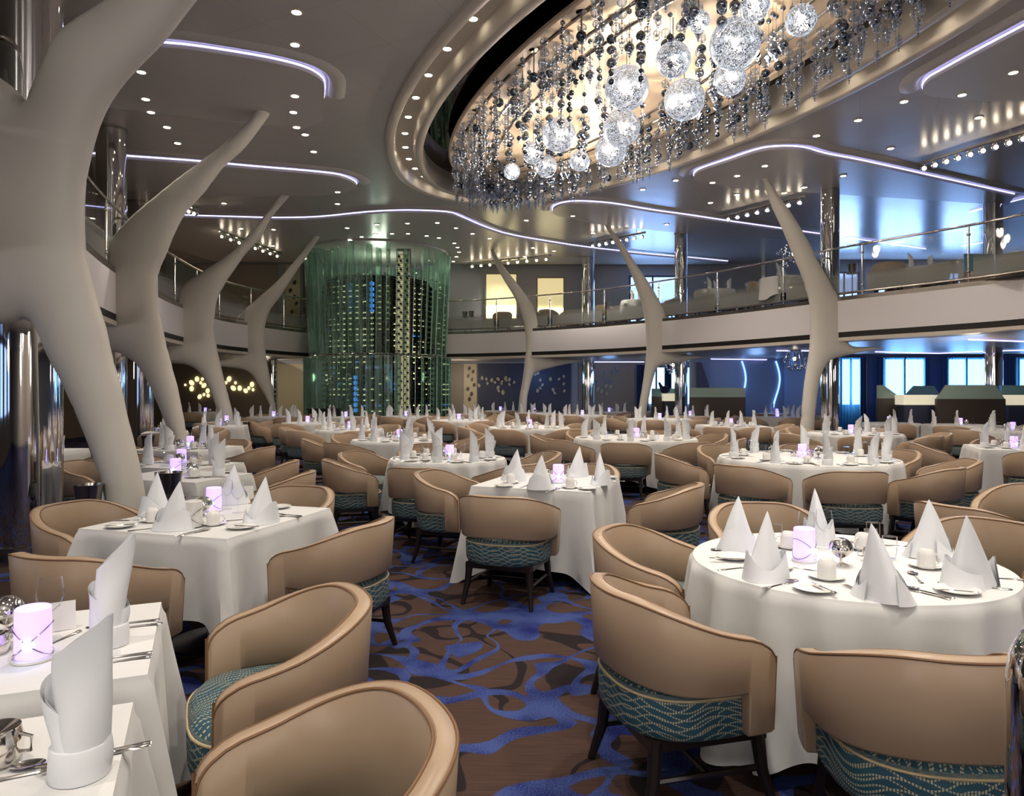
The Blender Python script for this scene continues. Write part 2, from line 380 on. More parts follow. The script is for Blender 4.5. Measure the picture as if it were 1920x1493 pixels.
# ---------------------------------------------------------------- room shell
# plan of the balcony edge (the opening over the lower room), near right -> far -> near left
EDGE = [(8.5, -9), (10.2, 0), (10.35, 6), (10.0, 10), (9.3, 13), (8.45, 14.6), (7.4, 16.15), (6.1, 18.6), (4.35, 21.2), (2.6, 23.2), (.6, 24.7), (-1.2, 25.7), (-2.6, 26.1),
        (-6.9, 26.1), (-7.55, 24.8), (-8.05, 23.2), (-8.42, 21.2), (-8.32, 19.4), (-7.95, 16.9), (-7.4, 14.6), (-6.75, 12.2), (-6.05, 10.2), (-5.1, 7.8), (-4.2, 5.6), (-3.5, 3.2), (-3.2, -1), (-4.5, -9)]
def spline(P, n=5):
    out = []
    for i in range(len(P)-1):
        p0, p1, p2, p3 = [Vector(P[max(0, min(len(P)-1, i+k))]) for k in (-1, 0, 1, 2)]
        for k in range(n):
            t = k/n; out.append(.5*((2*p1)+(p2-p0)*t+(2*p0-5*p1+4*p2-p3)*t*t+(3*p1-p0-3*p2+p3)*t**3))
    out.append(Vector(P[-1])); return out
ER = spline(EDGE[:13]); EL = spline(EDGE[13:]); EP = ER+EL
def nrm(P, i):
    t = (P[min(i+1, len(P)-1)]-P[max(i-1, 0)]).normalized(); return Vector((t.y, -t.x))  # to the right of travel = away from the opening
def sweep(mb, P, prof, mi=0):
    rows = []
    for i, p in enumerate(P):
        n = nrm(P, i); rows.append([(p.x+n.x*o, p.y+n.y*o, z) for o, z in prof])
    mb.grid(rows, mi)
g = MB(); g.box(-15, 20, -9.4, 30, -.1, 0); struct(g, 'floor', 'carpet')
# main ceiling with the oval well left open
def slab_with_hole(name, inner, z, mat):
    g = MB(); n = len(inner); out = []
    for p in inner:
        d = (p-Vector(EC)); k = 30/d.length; q = Vector(EC)+d*k
        out.append(Vector((min(21, max(-16, q.x)), min(31, max(-10, q.y)))))
    g.add([(p.x, p.y, z) for p in inner]+[(p.x, p.y, z) for p in out]+[(p.x, p.y, z+.1) for p in inner]+[(p.x, p.y, z+.1) for p in out],
          [(i, (i+1) % n, n+(i+1) % n, n+i) for i in range(n)]+[(2*n+i, 3*n+i, 3*n+(i+1) % n, 2*n+(i+1) % n) for i in range(n)])
    return struct(g, name, mat, 0)
OUT = [ell(2*pi*k/120, .72) for k in range(120)]
slab_with_hole('ceiling', OUT, CEIL, 'ceiling')
# trim of the chandelier well: stepped ring, bright lip, dark mirrored top
g = MB(); rows = []
prof = [(.74, CEIL+.02), (.74, 6.38), (.70, 6.36), (.59, 6.36), (.57, 6.38), (.55, 6.56), (.52, 6.60), (.22, 6.60), (.19, 6.57), (.16, 6.36), (.13, 6.34), (.03, 6.34), (0, 6.36), (0, 6.62), (.04, 6.66), (.04, 6.84)]
for k in range(145): rows.append([(*ell(2*pi*k/144, o), z) for o, z in prof])
g.grid(rows); struct(g, 'trim_1', 'ring_paint', 50)
g = MB(); n = 96; pts = [ell(2*pi*k/n, .1) for k in range(n)]
g.add([(EC[0], EC[1], 6.84)]+[(p.x, p.y, 6.84) for p in pts], [(0, (k+1) % n+1, k+1) for k in range(n)]); struct(g, 'ceiling_well_mirror', 'mirror_dark', 0)
# balcony slab: fascia, black gap, lip; soffit below and floor above
def fascia(P, name):
    g = MB(); sweep(g, P, [(.25, 3.66), (0, 3.64), (0, 3.55)], 3); sweep(g, P, [(0, 3.55), (-.01, 3.53), (-.02, 2.84)], 0)
    sweep(g, P, [(-.02, 2.84), (-.012, 2.84), (-.012, 2.72)], 1); sweep(g, P, [(-.012, 2.72), (-.03, 2.72), (-.03, 2.64), (.2, 2.62)], 2)
    return struct(g, name, ['fascia_paint', 'black_gap', 'cream_trim', 'dull_steel'], 50)
fascia(ER, 'trim_2'); fascia(EL, 'trim_3')
def deck(P, name, z, mat, far):
    g = MB(); rows = []
    for i, p in enumerate(P):
        q = far(p); rows.append([(p.x+nrm(P, i).x*.15, p.y+nrm(P, i).y*.15, z), (q.x, q.y, z)])
    g.grid(rows); return struct(g, name, mat, 0)
def farp(p):
    d = p-Vector((.5, 14)); q = p+d*3; return Vector((min(20, max(-15, q.x)), min(30, max(-9.6, q.y))))
def farR(p): return Vector((20 if p.y < 21 else p.x+5, 30 if p.y > 14 else p.y)) if p.x > 4 and p.y > 14 else (Vector((20, p.y)) if p.x > 4 else Vector((p.x, 30)))
def farL(p): return Vector((-15, 30)) if p.y > 24.9 else Vector((-15, p.y))
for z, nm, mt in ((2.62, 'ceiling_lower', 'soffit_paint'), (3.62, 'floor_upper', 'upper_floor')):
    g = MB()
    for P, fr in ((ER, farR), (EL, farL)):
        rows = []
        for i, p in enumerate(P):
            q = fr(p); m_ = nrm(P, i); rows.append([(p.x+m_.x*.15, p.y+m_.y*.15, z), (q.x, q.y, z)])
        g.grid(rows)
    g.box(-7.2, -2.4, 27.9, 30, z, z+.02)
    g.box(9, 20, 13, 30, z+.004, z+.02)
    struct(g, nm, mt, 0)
# walls
def wallbox(name, x0, x1, y0, y1, z0, z1, mat):
    g = MB(); g.box(x0, x1, y0, y1, z0, z1); return struct(g, name, mat, 0)
wallbox('wall_front', -14, 18.5, -9.6, -9.4, 0, 6.6, 'wall_taupe')
wallbox('wall_left', -14.2, -14, -9.4, 28.2, 0, 6.6, 'wall_brown')
wallbox('wall_back', -14, 9.7, 28, 28.2, 0, 6.6, 'wall_greyblue')
wallbox('wall_back_right', 9.7, 20, 27.4, 27.6, 3.6, 6.6, 'wall_greyblue')
wallbox('wall_right', 9.7, 20, 21.8, 22, 0, 2.65, 'wall_navy')
wallbox('wall_right_end', 18.5, 18.7, -9.4, 27.4, 0, 6.6, 'wall_greyblue')
wallbox('wall_blue_bay', 6.3, 9.7, 25.4, 25.6, 0, 2.65, 'wall_blue')
g = MB(); g.box(9.6, 9.75, 22, 25.4, 0, 2.65); struct(g, 'wall_bay_side', 'wall_blue', 0)

def slabpanel(name, x0, x1, y, z0, z1, mat, label, cat, t=.05, group=None):
    g = MB(); g.box(x0, x1, y-t, y, z0, z1); return tag(g.obj(name, mat, None, 0), label, cat, group)
def X(px, y): return (px-HX)/F*y
# wall facings on the far wall, lower room
slabpanel('wall_panel', -13.9, X(505, 27.9), 27.98, 0, 2.6, 'wall_brown', 'dark brown wall panel with glowing ovals behind the left ribs', 'wall panel')
slabpanel('wall_panel', X(520, 27.9), X(578, 27.9), 27.98, 0, 2.55, 'wall_cream', 'pale yellow lit wall panel left of the glass tower, lower level', 'wall panel')
slabpanel('wall_panel', X(838, 27.9), X(868, 27.9), 27.98, 0, 2.55, 'wall_taupe', 'taupe wall panel just right of the glass tower, lower level', 'wall panel')
slabpanel('wall_panel', X(870, 27.9), X(894, 27.9), 27.98, 0, 2.55, 'wall_cream', 'narrow cream wall panel with dark ovals beside the navy wall', 'wall panel')
slabpanel('wall_panel', X(896, 27.9), X(1071, 27.9), 27.98, 0, 2.55, 'wall_navy', 'navy wall panel with scattered pale ovals on the far wall', 'wall panel')
slabpanel('wall_panel', X(1085, 27.9), X(1190, 27.9), 27.98, 0, 2.55, 'wall_taupe', 'taupe wall panel with blue drops right of the navy wall', 'wall panel')
# upper level facings
slabpanel('wall_panel', -13.9, X(520, 27.9), 27.98, 3.65, 6.4, 'wall_taupe', 'taupe upper wall panel behind the left balcony', 'wall panel')
slabpanel('wall_panel', X(535, 27.9), X(562, 27.9), 27.98, 3.65, 6.4, 'wall_cream', 'pale upper wall panel with ovals left of the glass tower', 'wall panel')
slabpanel('wall_panel', X(568, 27.9), X(596, 27.9), 27.98, 3.65, 6.4, 'wall_brown', 'brown upper wall panel touching the glass tower', 'wall panel')
def niche(x0, x1, z0, z1, y, label):
    r = empty('lit_niche', ((x0+x1)/2, y, z0)); tag(r, label, 'niche', 'lit niches in the upper far wall')
    w_ = (x1-x0)/2; h = z1-z0
    a = MB(); a.box(-w_, w_, -.1, -.06, 0, h); a.obj('niche_back', 'niche_light', r, 0)
    a = MB(); a.box(-w_-.05, -w_, -.16, 0, 0, h+.05); a.box(w_, w_+.05, -.16, 0, 0, h+.05); a.box(-w_, w_, -.16, 0, h, h+.05); a.obj('niche_frame', 'wall_taupe', r, 0)
    a = MB(); a.box(-w_, w_, -.16, -.1, 0, .5); a.obj('niche_counter', 'niche_glow', r, 0)
niche(X(912, 27.9), X(968, 27.9), 4.3, 6.0, 27.95, 'left pale yellow lit niche in the upper wall behind the balcony')
niche(X(1008, 27.9), X(1056, 27.9), 4.2, 5.85, 27.95, 'right pale yellow lit niche in the upper wall, darker than its neighbour')
# ovals on the walls
def oval(px, py, y, rw, rh, tilt, mat, label, group):
    a = MB(); z = EYE+(HY-py)*y/F
    M = Matrix.Translation((X(px, y), y, z)) @ Matrix.Rotation(tilt, 4, 'Y') @ Matrix.Rotation(pi/2, 4, 'X')
    a.lathe([(.9, 0), (1, .02), (1, .05)], 20, 0, M @ Matrix.Diagonal((rw, rh, 1, 1)))
    tag(a.obj('wall_oval', mat), label, 'wall light' if mat == 'oval_lamp' else 'wall ornament', group)
ORD = lambda k: ('first second third fourth fifth sixth seventh eighth ninth tenth'.split()+['%dth' % q for q in range(11, 99)])[k] if k < 20 or k % 10 not in (0, 1, 2) else '%d%s' % (k+1, ('st', 'nd', 'rd')[k % 10])
for i_, (px, py, r_, t) in enumerate(sorted(((348, 722, 3, 0), (360, 718, 7, -.6), (360, 729, 6.5, 0), (370, 711, 6.5, 0), (380, 711, 4, 0), (377, 718, 4, 0), (383, 723, 6.5, .7), (390, 733, 6, .2), (375, 744, 6, .4), (383, 740, 4, 0), (391, 742, 4.5, 0),
                      (430, 711, 7, .3), (424, 718, 4, 0), (438, 728, 7, -.7), (442, 718, 4, 0), (450, 728, 6.5, 0), (461, 733, 6, -.6), (467, 728, 4.5, 0), (473, 721, 6.5, 0), (475, 731, 4, 0)))):
    oval(px, py, 27.9, r_*.016*.75, r_*.016, t, 'oval_lamp', 'glowing yellow oval, %s from the left on the dark brown wall' % ORD(i_), 'glowing ovals on the brown wall')
random.seed(3)
for i_, (px, py, r_) in enumerate(sorted(((898, 723, 5), (904, 709, 5), (912, 711, 4), (914, 719, 4), (922, 713, 5), (928, 717, 4), (934, 711, 5), (941, 716, 4), (948, 709, 5), (955, 712, 5), (955, 721, 4), (940, 719, 4), (934, 727, 5), (943, 736, 6), (935, 733, 4), (964, 717, 4), (949, 713, 4),
                   (1004, 702, 4), (1009, 700, 4), (1013, 713, 4), (1013, 728, 4), (1008, 733, 5), (1017, 722, 4), (1032, 711, 5), (1037, 731, 5), (1048, 711, 4), (1057, 706, 4), (1057, 720, 4), (1058, 733, 4), (1040, 737, 4)))):
    oval(px, py, 27.9, r_*.016*.7, r_*.016, random.uniform(-.7, .7), 'oval_dim', 'small pale oval, %s from the left on the navy wall' % ORD(i_), 'pale ovals on the navy wall')
for i_, (px, py) in enumerate(((880, 691), (887, 697), (878, 705), (885, 712), (889, 722), (877, 729), (884, 738), (880, 748))):
    oval(px, py, 27.9, .05, .075, .3, 'oval_dark', 'dark oval, %s from the top in the cream panel beside the navy wall' % ORD(i_), 'dark ovals on the cream panel')
for i_, (px, py) in enumerate(sorted(((1135, 700), (1133, 710), (1139, 716), (1150, 698), (1157, 690), (1161, 697), (1146, 716), (1120, 716), (1136, 724), (1145, 725), (1121, 730), (1128, 734), (1137, 738)))):
    oval(px, py, 27.9, .05, .09, .4, 'wall_blue' if py < 720 else 'oval_dim', 'small drop, %s from the left on the far right taupe wall panel' % ORD(i_), 'drops on the taupe panel')
for i_, (px, py) in enumerate(((547, 520), (553, 530), (545, 545), (552, 557), (556, 570), (548, 585), (543, 598), (555, 604))):
    oval(px, py, 27.9, .06, .09, .3, 'oval_dark', 'dark oval, %s from the top in the upper pale panel left of the tower' % ORD(i_), 'dark ovals on the upper pale panel')
# windows of the lower right room
def window(i, x0, x1, z0, z1, y, mat, pane='window_day_bright'):
    r = empty('window_%d' % i, ((x0+x1)/2, y, z0)); tag(r, kind='structure'); w_ = (x1-x0)/2; h = z1-z0
    a = MB(); a.box(-w_, w_, -.04, -.01, 0, h); a.obj('pane', mat, r, 0)
    a = MB(); a.box(-w_-.06, -w_, -.09, 0, -.05, h+.06); a.box(w_, w_+.06, -.09, 0, -.05, h+.06); a.box(-w_, w_, -.09, 0, h, h+.06); a.box(-.03, .03, -.08, 0, 0, h); a.obj('frame', 'wall_navy', r, 0)
    return r
def curtain(x0, x1, z0, z1, y, mat, label, group=None):
    g = MB(); n = max(8, int((x1-x0)/.02)); rows = []
    for k in range(n+1):
        x = x0+(x1-x0)*k/n; yy = y+.025*sin(k*1.4); rows.append([(x, yy, z0), (x, yy, z1)])
    g.grid(rows); tag(g.obj('curtain', mat, None, 80), label, 'curtain', group)
window(1, X(1579, 21.7), X(1613, 21.7), 1.1, 2.46, 21.78, 'window_day_bright')
window(2, X(1660, 21.7), X(1733, 21.7), 1.1, 2.46, 21.78, 'window_day_bright')
window(3, X(1779, 21.7), X(1847, 21.7), 1.1, 2.46, 21.78, 'window_day_bright')
window(4, X(1912, 21.7), X(1975, 21.7), 1.1, 2.46, 21.78, 'window_day_bright')
window(5, X(1215, 27.9), X(1246, 27.9), 1.0, 2.4, 27.96, 'window_day')
window(6, X(1258, 27.9), X(1300, 27.9), 1.0, 2.4, 27.96, 'window_day')
def sheer():
    m = bpy.data.materials.new('sheer_blue'); m.use_nodes = True; nt = m.node_tree; nt.nodes.clear()
    o = nd(nt, 'ShaderNodeOutputMaterial'); t = nd(nt, 'ShaderNodeBsdfTransparent'); t.inputs[0].default_value = (.28, .52, .95, 1)
    d = nd(nt, 'ShaderNodeBsdfTranslucent'); d.inputs[0].default_value = (.10, .42, .80, 1); mx = nd(nt, 'ShaderNodeMixShader'); mx.inputs[0].default_value = .5
    nt.links.new(t.outputs[0], mx.inputs[1]); nt.links.new(d.outputs[0], mx.inputs[2]); nt.links.new(mx.outputs[0], o.inputs[0]); MAT['sheer'] = m
sheer()
for a_, b_, nm in ((1572, 1614, 'first'), (1656, 1695, 'second'), (1699, 1736, 'third'), (1775, 1812, 'fourth'), (1814, 1850, 'fifth'), (1905, 1960, 'sixth')):
    curtain(X(a_, 21.5), X(b_, 21.5), .02, 2.5, 21.5, 'sheer', 'sheer bright blue curtain, %s from the left along the right windows' % nm, 'sheer curtains on the right windows')
for a_, b_, nm in ((1614, 1627, 'first'), (1645, 1657, 'second'), (1736, 1744, 'third'), (1766, 1777, 'fourth'), (1850, 1860, 'fifth'), (1890, 1904, 'sixth')):
    curtain(X(a_, 21.4), X(b_, 21.4), .02, 2.52, 21.42, 'drape', 'dark navy drape, %s from the left beside the right windows' % nm, 'navy drapes on the right windows')
for a_, b_, nm in ((1194, 1216, 'left'), (1246, 1259, 'middle'), (1300, 1312, 'right')):
    curtain(X(a_, 27.7), X(b_, 27.7), .02, 2.5, 27.7, 'drape', '%s narrow navy drape on the small far windows' % nm, 'navy drapes on the far windows')
# upper windows
for i, (x0, x1) in enumerate(((12.1, 13.1), (13.9, 15.5), (16.3, 17.7))): window(7+i, x0, x1, 3.95, 5.95, 27.38, 'window_upper')
window(10, 4.6, 6.3, 3.95, 5.9, 27.96, 'window_upper')

for i, y_ in enumerate((-3.5, .5, 4.5)):   # windows of the left wall, seen only as blue streaks in the polished columns
    r = window(11+i, -1.2, 1.2, 1.0, 2.45, 0, 'window_upper'); r.location = (-13.97, y_, 1.0); r.rotation_euler = (0, 0, pi/2)
# ---------------------------------------------------------------- dropped ceiling islands with an LED strip on the near rim
def island(i, strip, back, z=CEIL):
    S = [Vector(at(x, y, z-.06)[:2]) for x, y in strip]; S = spline(S, 3); B = [Vector(at(x, y, z-.10)[:2]) for x, y in back]
    g = MB(); poly = [(p.x, p.y) for p in S]+[(p.x, p.y) for p in B]
    n = len(poly); g.add([(x, y, z-.10) for x, y in poly]+[(x, y, z+.03) for x, y in poly], [tuple(range(n))]+[(k, (k+1) % n, n+(k+1) % n, n+k) for k in range(n)])
    o = struct(g, 'trim_%d' % i, 'island_paint', 0)
    r = MB(); r.tube([(p.x, p.y, z-.028) for p in S], .015, 8); L = r.obj('led_strip', 'led')
    tag(L, None, None, None, 'structure')
    # soft raised rim round the strip
    r = MB(); rows = []
    for k, p in enumerate(S):
        t = (S[min(k+1, len(S)-1)]-S[max(k-1, 0)]).normalized(); m_ = Vector((-t.y, t.x))
        c_ = sum((q for q in B), Vector((0, 0)))/len(B)
        if (p-c_).dot(m_) < 0: m_ = -m_
        rows.append([(p.x+m_.x*o_, p.y+m_.y*o_, zz) for o_, zz in ((.06, z+.002), (.10, z-.03), (.16, z-.045), (.26, z-.035), (.34, z+.002))])
    r.grid(rows); struct(r, 'trim_%d' % (i+40), 'island_paint', 60)
island(10, [(180, 70), (292, 82), (365, 89), (474, 106), (529, 117), (569, 128), (594, 140), (608, 156), (607, 186)], [(604, 226), (569, 243), (474, 233), (310, 215), (150, 195)])
island(11, [(171, 290), (237, 295), (365, 304), (474, 314), (583, 323), (638, 330), (664, 341), (669, 347)], [(667, 354), (645, 362), (602, 367), (390, 367), (180, 352)])
island(12, [(255, 398), (345, 405), (437, 408), (520, 410), (600, 408), (691, 399), (764, 396), (837, 399), (863, 407), (910, 427), (965, 443), (1074, 461), (1147, 470), (1220, 478), (1293, 484), (1365, 491)],
       [(1365, 496), (900, 496), (400, 490), (240, 440)])
island(13, [(1301, 332), (1303, 325), (1316, 317), (1366, 300), (1417, 283), (1453, 277), (1504, 278), (1548, 290), (1621, 304), (1730, 328), (1902, 366)], [(1890, 385), (1530, 362), (1400, 355), (1310, 341)])
island(14, [(1036, 397), (1039, 388), (1059, 381), (1089, 379), (1147, 383), (1220, 395), (1293, 405), (1366, 416), (1537, 440)], [(1530, 452), (1300, 440), (1100, 418), (1045, 405)])
island(15, [(1732, 172), (1730, 162), (1741, 148), (1767, 133), (1840, 93), (1960, 30)], [(2100, 60), (2050, 190), (1850, 190), (1750, 182)])
def led(px, z, mat='led', r=.014):
    a = MB(); a.tube([at(x, y, z) for x, y in px], r, 6); return tag(a.obj('led_strip', mat), None, None, None, 'structure')
led([(1571, 453), (1594, 446.5), (1639, 453), (1736, 467)], CEIL-.03)
led([(1802, 462), (1850, 454)], CEIL-.03); led([(1817, 399), (1841, 392)], CEIL-.03); led([(1870, 385), (1960, 362)], CEIL-.03)
led([(1089, 523), (1108, 523), (1185, 528), (1230, 532)], CEIL-.03, 'led_blue')
for ps in ([(1641, 660), (1759, 663), (1845, 659), (1990, 655)], [(1816, 637), (1930, 641)], [(1456, 658), (1600, 658.5)], [(1333, 673.5), (1459, 675)], [(1115, 679), (1208, 679)]):
    led(ps, 2.6, 'led', .014)
for px in (1388, 1452, 1499):   # wavy light lines on the blue bay wall
    a = MB(); a.tube([(X(px+4+7*sin((k/14)*pi*1.6), 25.3)+.02*k/14, 25.36, 2.55-k*.14) for k in range(15)], .03, 6)
    tag(a.obj('wavy_wall_light', 'led_blue'), {1388: 'left', 1452: 'middle', 1499: 'right'}[px]+' wavy blue light line on the blue far wall', 'wall light', 'wavy light lines')
a = MB(); rows = [[(X(1308, 25.2), 25.3, 2.5-k*.17), (X(1308, 25.2)+.15+.42*sin(k/14*pi*.62), 25.25, 2.5-k*.17)] for k in range(15)]
a.grid(rows); a.grid([[(p[0], p[1]+.06, p[2]) for p in r_] for r_ in rows]); tag(a.obj('curved_fin', 'wall_navy'), 'dark navy curved fin standing before the blue far wall', 'wall fin')

# ---------------------------------------------------------------- white sculptural ribs
def rib(outline, depth, T, label, seg=.07, grid=.11, rr=.36):
    P = [Vector((X(x, depth), EYE+(HY-y)*depth/F)) for x, y in outline]
    n = len(P); C = []
    for i in range(n):   # closed Catmull-Rom, resampled
        p0, p1, p2, p3 = P[i-1], P[i], P[(i+1) % n], P[(i+2) % n]; k_ = max(1, int((p2-p1).length/seg))
        for k in range(k_):
            t = k/k_; C.append(.5*((2*p1)+(p2-p0)*t+(2*p0-5*p1+4*p2-p3)*t*t+(3*p1-p0-3*p2+p3)*t**3) if (p2-p1).length < 1.2 else p1.lerp(p2, t))
    m_ = len(C)
    def inside(q):
        c = False
        for i in range(m_):
            a, b = C[i], C[i-1]
            if (a.y > q.y) != (b.y > q.y) and q.x < (b.x-a.x)*(q.y-a.y)/(b.y-a.y)+a.x: c = not c
        return c
    def dist(q):
        best = 9
        for i in range(m_):
            a, b = C[i-1], C[i]; ab = b-a; L = ab.length_squared
            t = max(0, min(1, (q-a).dot(ab)/L)) if L else 0; best = min(best, (a+ab*t-q).length)
        return best
    pts = list(C); dd = [0.0]*m_
    x0, x1 = min(p.x for p in C), max(p.x for p in C); z0, z1 = min(p.y for p in C), max(p.y for p in C)
    j = 0; z = z0
    while z < z1:
        x = x0+(j % 2)*grid/2
        while x < x1:
            q = Vector((x, z))
            if inside(q):
                d = dist(q)
                if d > grid*.33: pts.append(q); dd.append(d)
            x += grid
        z += grid*.866; j += 1
    # two extra rings close to the outline keep the rounded edge smooth
    for inset in (.03, .09):
        for i in range(m_):
            t = (C[(i+1) % m_]-C[i-1]).normalized()
            for s_ in (1, -1):
                q = C[i]+Vector((-t.y, t.x))*inset*s_
                if inside(q):
                    d = dist(q)
                    if d > inset*.8: pts.append(q); dd.append(d)
                    break
    res = delaunay_2d_cdt(pts, [(i, (i+1) % m_) for i in range(m_)], [list(range(m_))], 1, 1e-5)
    V, FC, orig = res[0], res[2], res[3]
    th = []
    for k, v in enumerate(V):
        d = dd[orig[k][0]] if orig[k] else dist(v)
        u = min(d/rr, 1); th.append(T*sqrt(max(0, 1-(1-u)**2)))
    g = MB(); N = len(V)
    g.add([(v.x, depth-th[i], v.y) for i, v in enumerate(V)]+[(v.x, depth+th[i], v.y) for i, v in enumerate(V)],
          [tuple(f) for f in FC]+[tuple(N+i for i in reversed(f)) for f in FC])
    me = g.mesh('sculpted_rib', 'rib_plaster', 0)
    import bmesh
    bm = bmesh.new(); bm.from_mesh(me); bmesh.ops.remove_doubles(bm, verts=bm.verts, dist=1e-4); bmesh.ops.recalc_face_normals(bm, faces=bm.faces)
    for f in bm.faces: f.smooth = True
    bm.to_mesh(me); bm.free()
    o = bpy.data.objects.new('sculpted_rib', me); COL.objects.link(o)
    md = o.modifiers.new('smooth', 'SMOOTH'); md.factor = .5; md.iterations = 2
    tag(o, label, 'structural rib', 'white sculptural ribs'); return o
R4 = [(587, 440), (569, 469), (547, 495), (518, 528), (485, 557), (452, 586), (443, 597), (441, 633), (437, 659), (425, 671), (390, 675), (360, 680), (392, 688), (419, 689), (445, 692), (463, 697), (474, 706), (485, 724), (500, 750), (507, 768), (512, 785), (520, 824), (537, 824),
      (523, 785), (514, 746), (507, 710), (500, 670), (497, 637), (498, 608), (507, 582), (525, 557), (547, 524), (562, 500), (572, 487), (596, 451), (604, 440), (609, 432), (589, 432)]
R3 = [(525, 362), (503, 394), (474, 430), (437, 470), (383, 507), (350, 529), (336, 547), (328, 562), (324, 590), (321, 619), (318, 641), (310, 655), (280, 664), (240, 672), (270, 681), (321, 682.6), (346, 684), (365, 692), (379, 706), (394, 735), (408, 772), (416, 794), (432, 848), (455, 848),
      (439, 794), (436, 772), (425, 728), (416, 692), (407, 652), (401, 619), (403, 590), (408, 560), (423, 531), (437, 510), (463, 474), (489, 445), (510, 408), (543, 368), (551, 355), (556, 347), (524, 347)]
R2 = [(481, 196), (474, 216), (456, 237), (419, 270), (372, 306), (328, 339), (292, 368), (248, 405), (219, 437), (197, 463), (182, 478), (178, 535), (176, 580), (168, 615), (130, 636), (80, 650), (40, 660), (120, 664), (206, 661), (222, 662.5), (241, 672), (259, 688), (277, 717), (295, 757), (310, 794), (321, 827), (338, 900), (368, 900),
      (350, 816), (346, 790), (339, 754), (332, 721), (321, 681), (310, 637), (303, 604), (297, 571), (296, 524), (301, 500), (310, 481), (328, 437), (350, 397), (383, 361), (416, 317), (459, 277), (503, 219), (518, 198), (530, 182), (478, 182)]
R1 = [(590, -260), (500, -180), (400, -110), (300, -55), (204, 0), (153, 33), (113, 62), (91, 98), (73, 142), (58, 176), (49, 190), (38, 172), (26, 160), (0, 142), (-150, 60), (-340, 0), (-340, 560), (-150, 600), (0, 610), (15, 610), (33, 604), (47, 600), (60, 604), (73, 626), (91, 670), (113, 710), (135, 757), (157, 808), (179, 867), (193, 910), (199, 943), (232, 1080), (306, 1080),
      (288, 1000), (272, 925), (261, 870), (248, 816), (237, 772), (226, 721), (211, 670), (197, 611), (182, 560), (171, 517), (162, 485), (158, 437), (158, 383), (162, 328), (179, 255), (197, 208), (219, 171), (255, 128), (303, 80), (366, 0), (430, -70), (560, -190), (680, -300), (740, -372), (700, -389), (640, -330)]
RR1 = [(1428, 334), (1446, 386), (1468, 434), (1486, 478), (1504, 521), (1511, 545), (1515, 558), (1518, 580), (1518, 608), (1518, 634), (1516, 660), (1511, 692), (1507, 720), (1503, 759), (1501, 786), (1494, 859), (1520, 859),
       (1529, 775), (1532, 746), (1537, 715), (1545, 692), (1558, 676), (1576, 670), (1602, 664), (1634, 658), (1660, 652), (1630, 650), (1600, 649), (1589, 640), (1587, 627), (1581.5, 587.6), (1578, 560), (1566, 546), (1550, 517), (1529, 481), (1519, 459), (1490, 408), (1461, 368), (1441, 335), (1436, 320), (1421, 318)]
RR2 = [(1135, 426), (1151, 452), (1167, 481), (1182, 512), (1194, 546), (1203, 569), (1208, 598), (1211, 634), (1211, 663), (1207, 700), (1203, 728), (1197, 765), (1190, 829), (1207, 829), (1214, 767), (1215, 759), (1221, 728), (1227, 705), (1234, 689), (1255, 683), (1281, 679), (1320, 670), (1290, 664), (1271, 663), (1260, 647), (1257, 603), (1251, 588), (1234, 559), (1219, 533), (1198, 502), (1177, 470), (1161, 447), (1146, 429), (1143, 409), (1128, 408)]
RR3 = [(919, 469), (930, 500), (944, 525), (963, 556), (975, 585), (983, 616), (985, 650), (983, 678), (979, 713), (974, 741), (972, 760), (966, 815), (983, 815), (988.6, 760), (989.5, 744), (994, 725), (1000.5, 705), (1013, 696), (1038, 689), (1060, 684), (1094, 676), (1060, 672), (1038, 671), (1025.5, 663), (1023, 644), (1022, 613), (1013, 591), (994, 563), (972.5, 534.5), (950, 506), (928.5, 475), (925, 461), (912, 461)]
rib(R1, 5.9, .19, 'tall white sculpted rib nearest the camera, filling the left edge', rr=.34)
rib(R2, 12.5, .20, 'white sculpted rib second from the left, arching to the ceiling')
rib(R3, 17.9, .20, 'white sculpted rib third from the left')
rib(R4, 22.6, .20, 'white sculpted rib just left of the glass wine tower')
rib(RR3, 24.8, .18, 'white sculpted rib just right of the glass wine tower')
rib(RR2, 21.3, .19, 'white sculpted rib in the middle of the right balcony')
rib(RR1, 16.4, .20, 'white sculpted rib farthest right on the balcony')

# ---------------------------------------------------------------- chrome columns
def column(px, d, r, label, z1=CEIL):
    x = X(px, d); o = empty('chrome_column', (x, d, 0)); tag(o, label, 'column', 'chrome columns')
    a = MB(); a.lathe([(r, 0), (r, z1)], 48); a.obj('shaft', 'chrome', o)
    a = MB(); a.lathe([(r+.012, z1-.05), (r+.012, z1)], 48); a.obj('collar', 'dull_steel', o)
    a = MB(); a.lathe([(r+.015, 0), (r+.015, .12), (r, .13)], 48); a.obj('base_ring', 'dull_steel', o)
column(57, 6.75, .265, 'mirror polished column at the left edge behind the first rib')
column(209, 13.5, .26, 'mirror polished column between the first and second left ribs')
column(261, 18.8, .26, 'mirror polished column between the second and third left ribs')
column(268, 14.6, .20, 'slimmer mirror column behind the second left rib', 2.62)
column(512, 25.2, .14, 'thin mirror column beside the pale yellow panel', 2.62)
column(1103, 26.2, .23, 'farthest mirror polished column behind the right balcony')
column(1277, 22.6, .20, 'mirror polished column standing behind the middle right rib')
column(1556, 17.3, .215, 'mirror polished column standing behind the rightmost rib')
column(1862, 18.6, .22, 'mirror polished column at the far right before the blue windows')
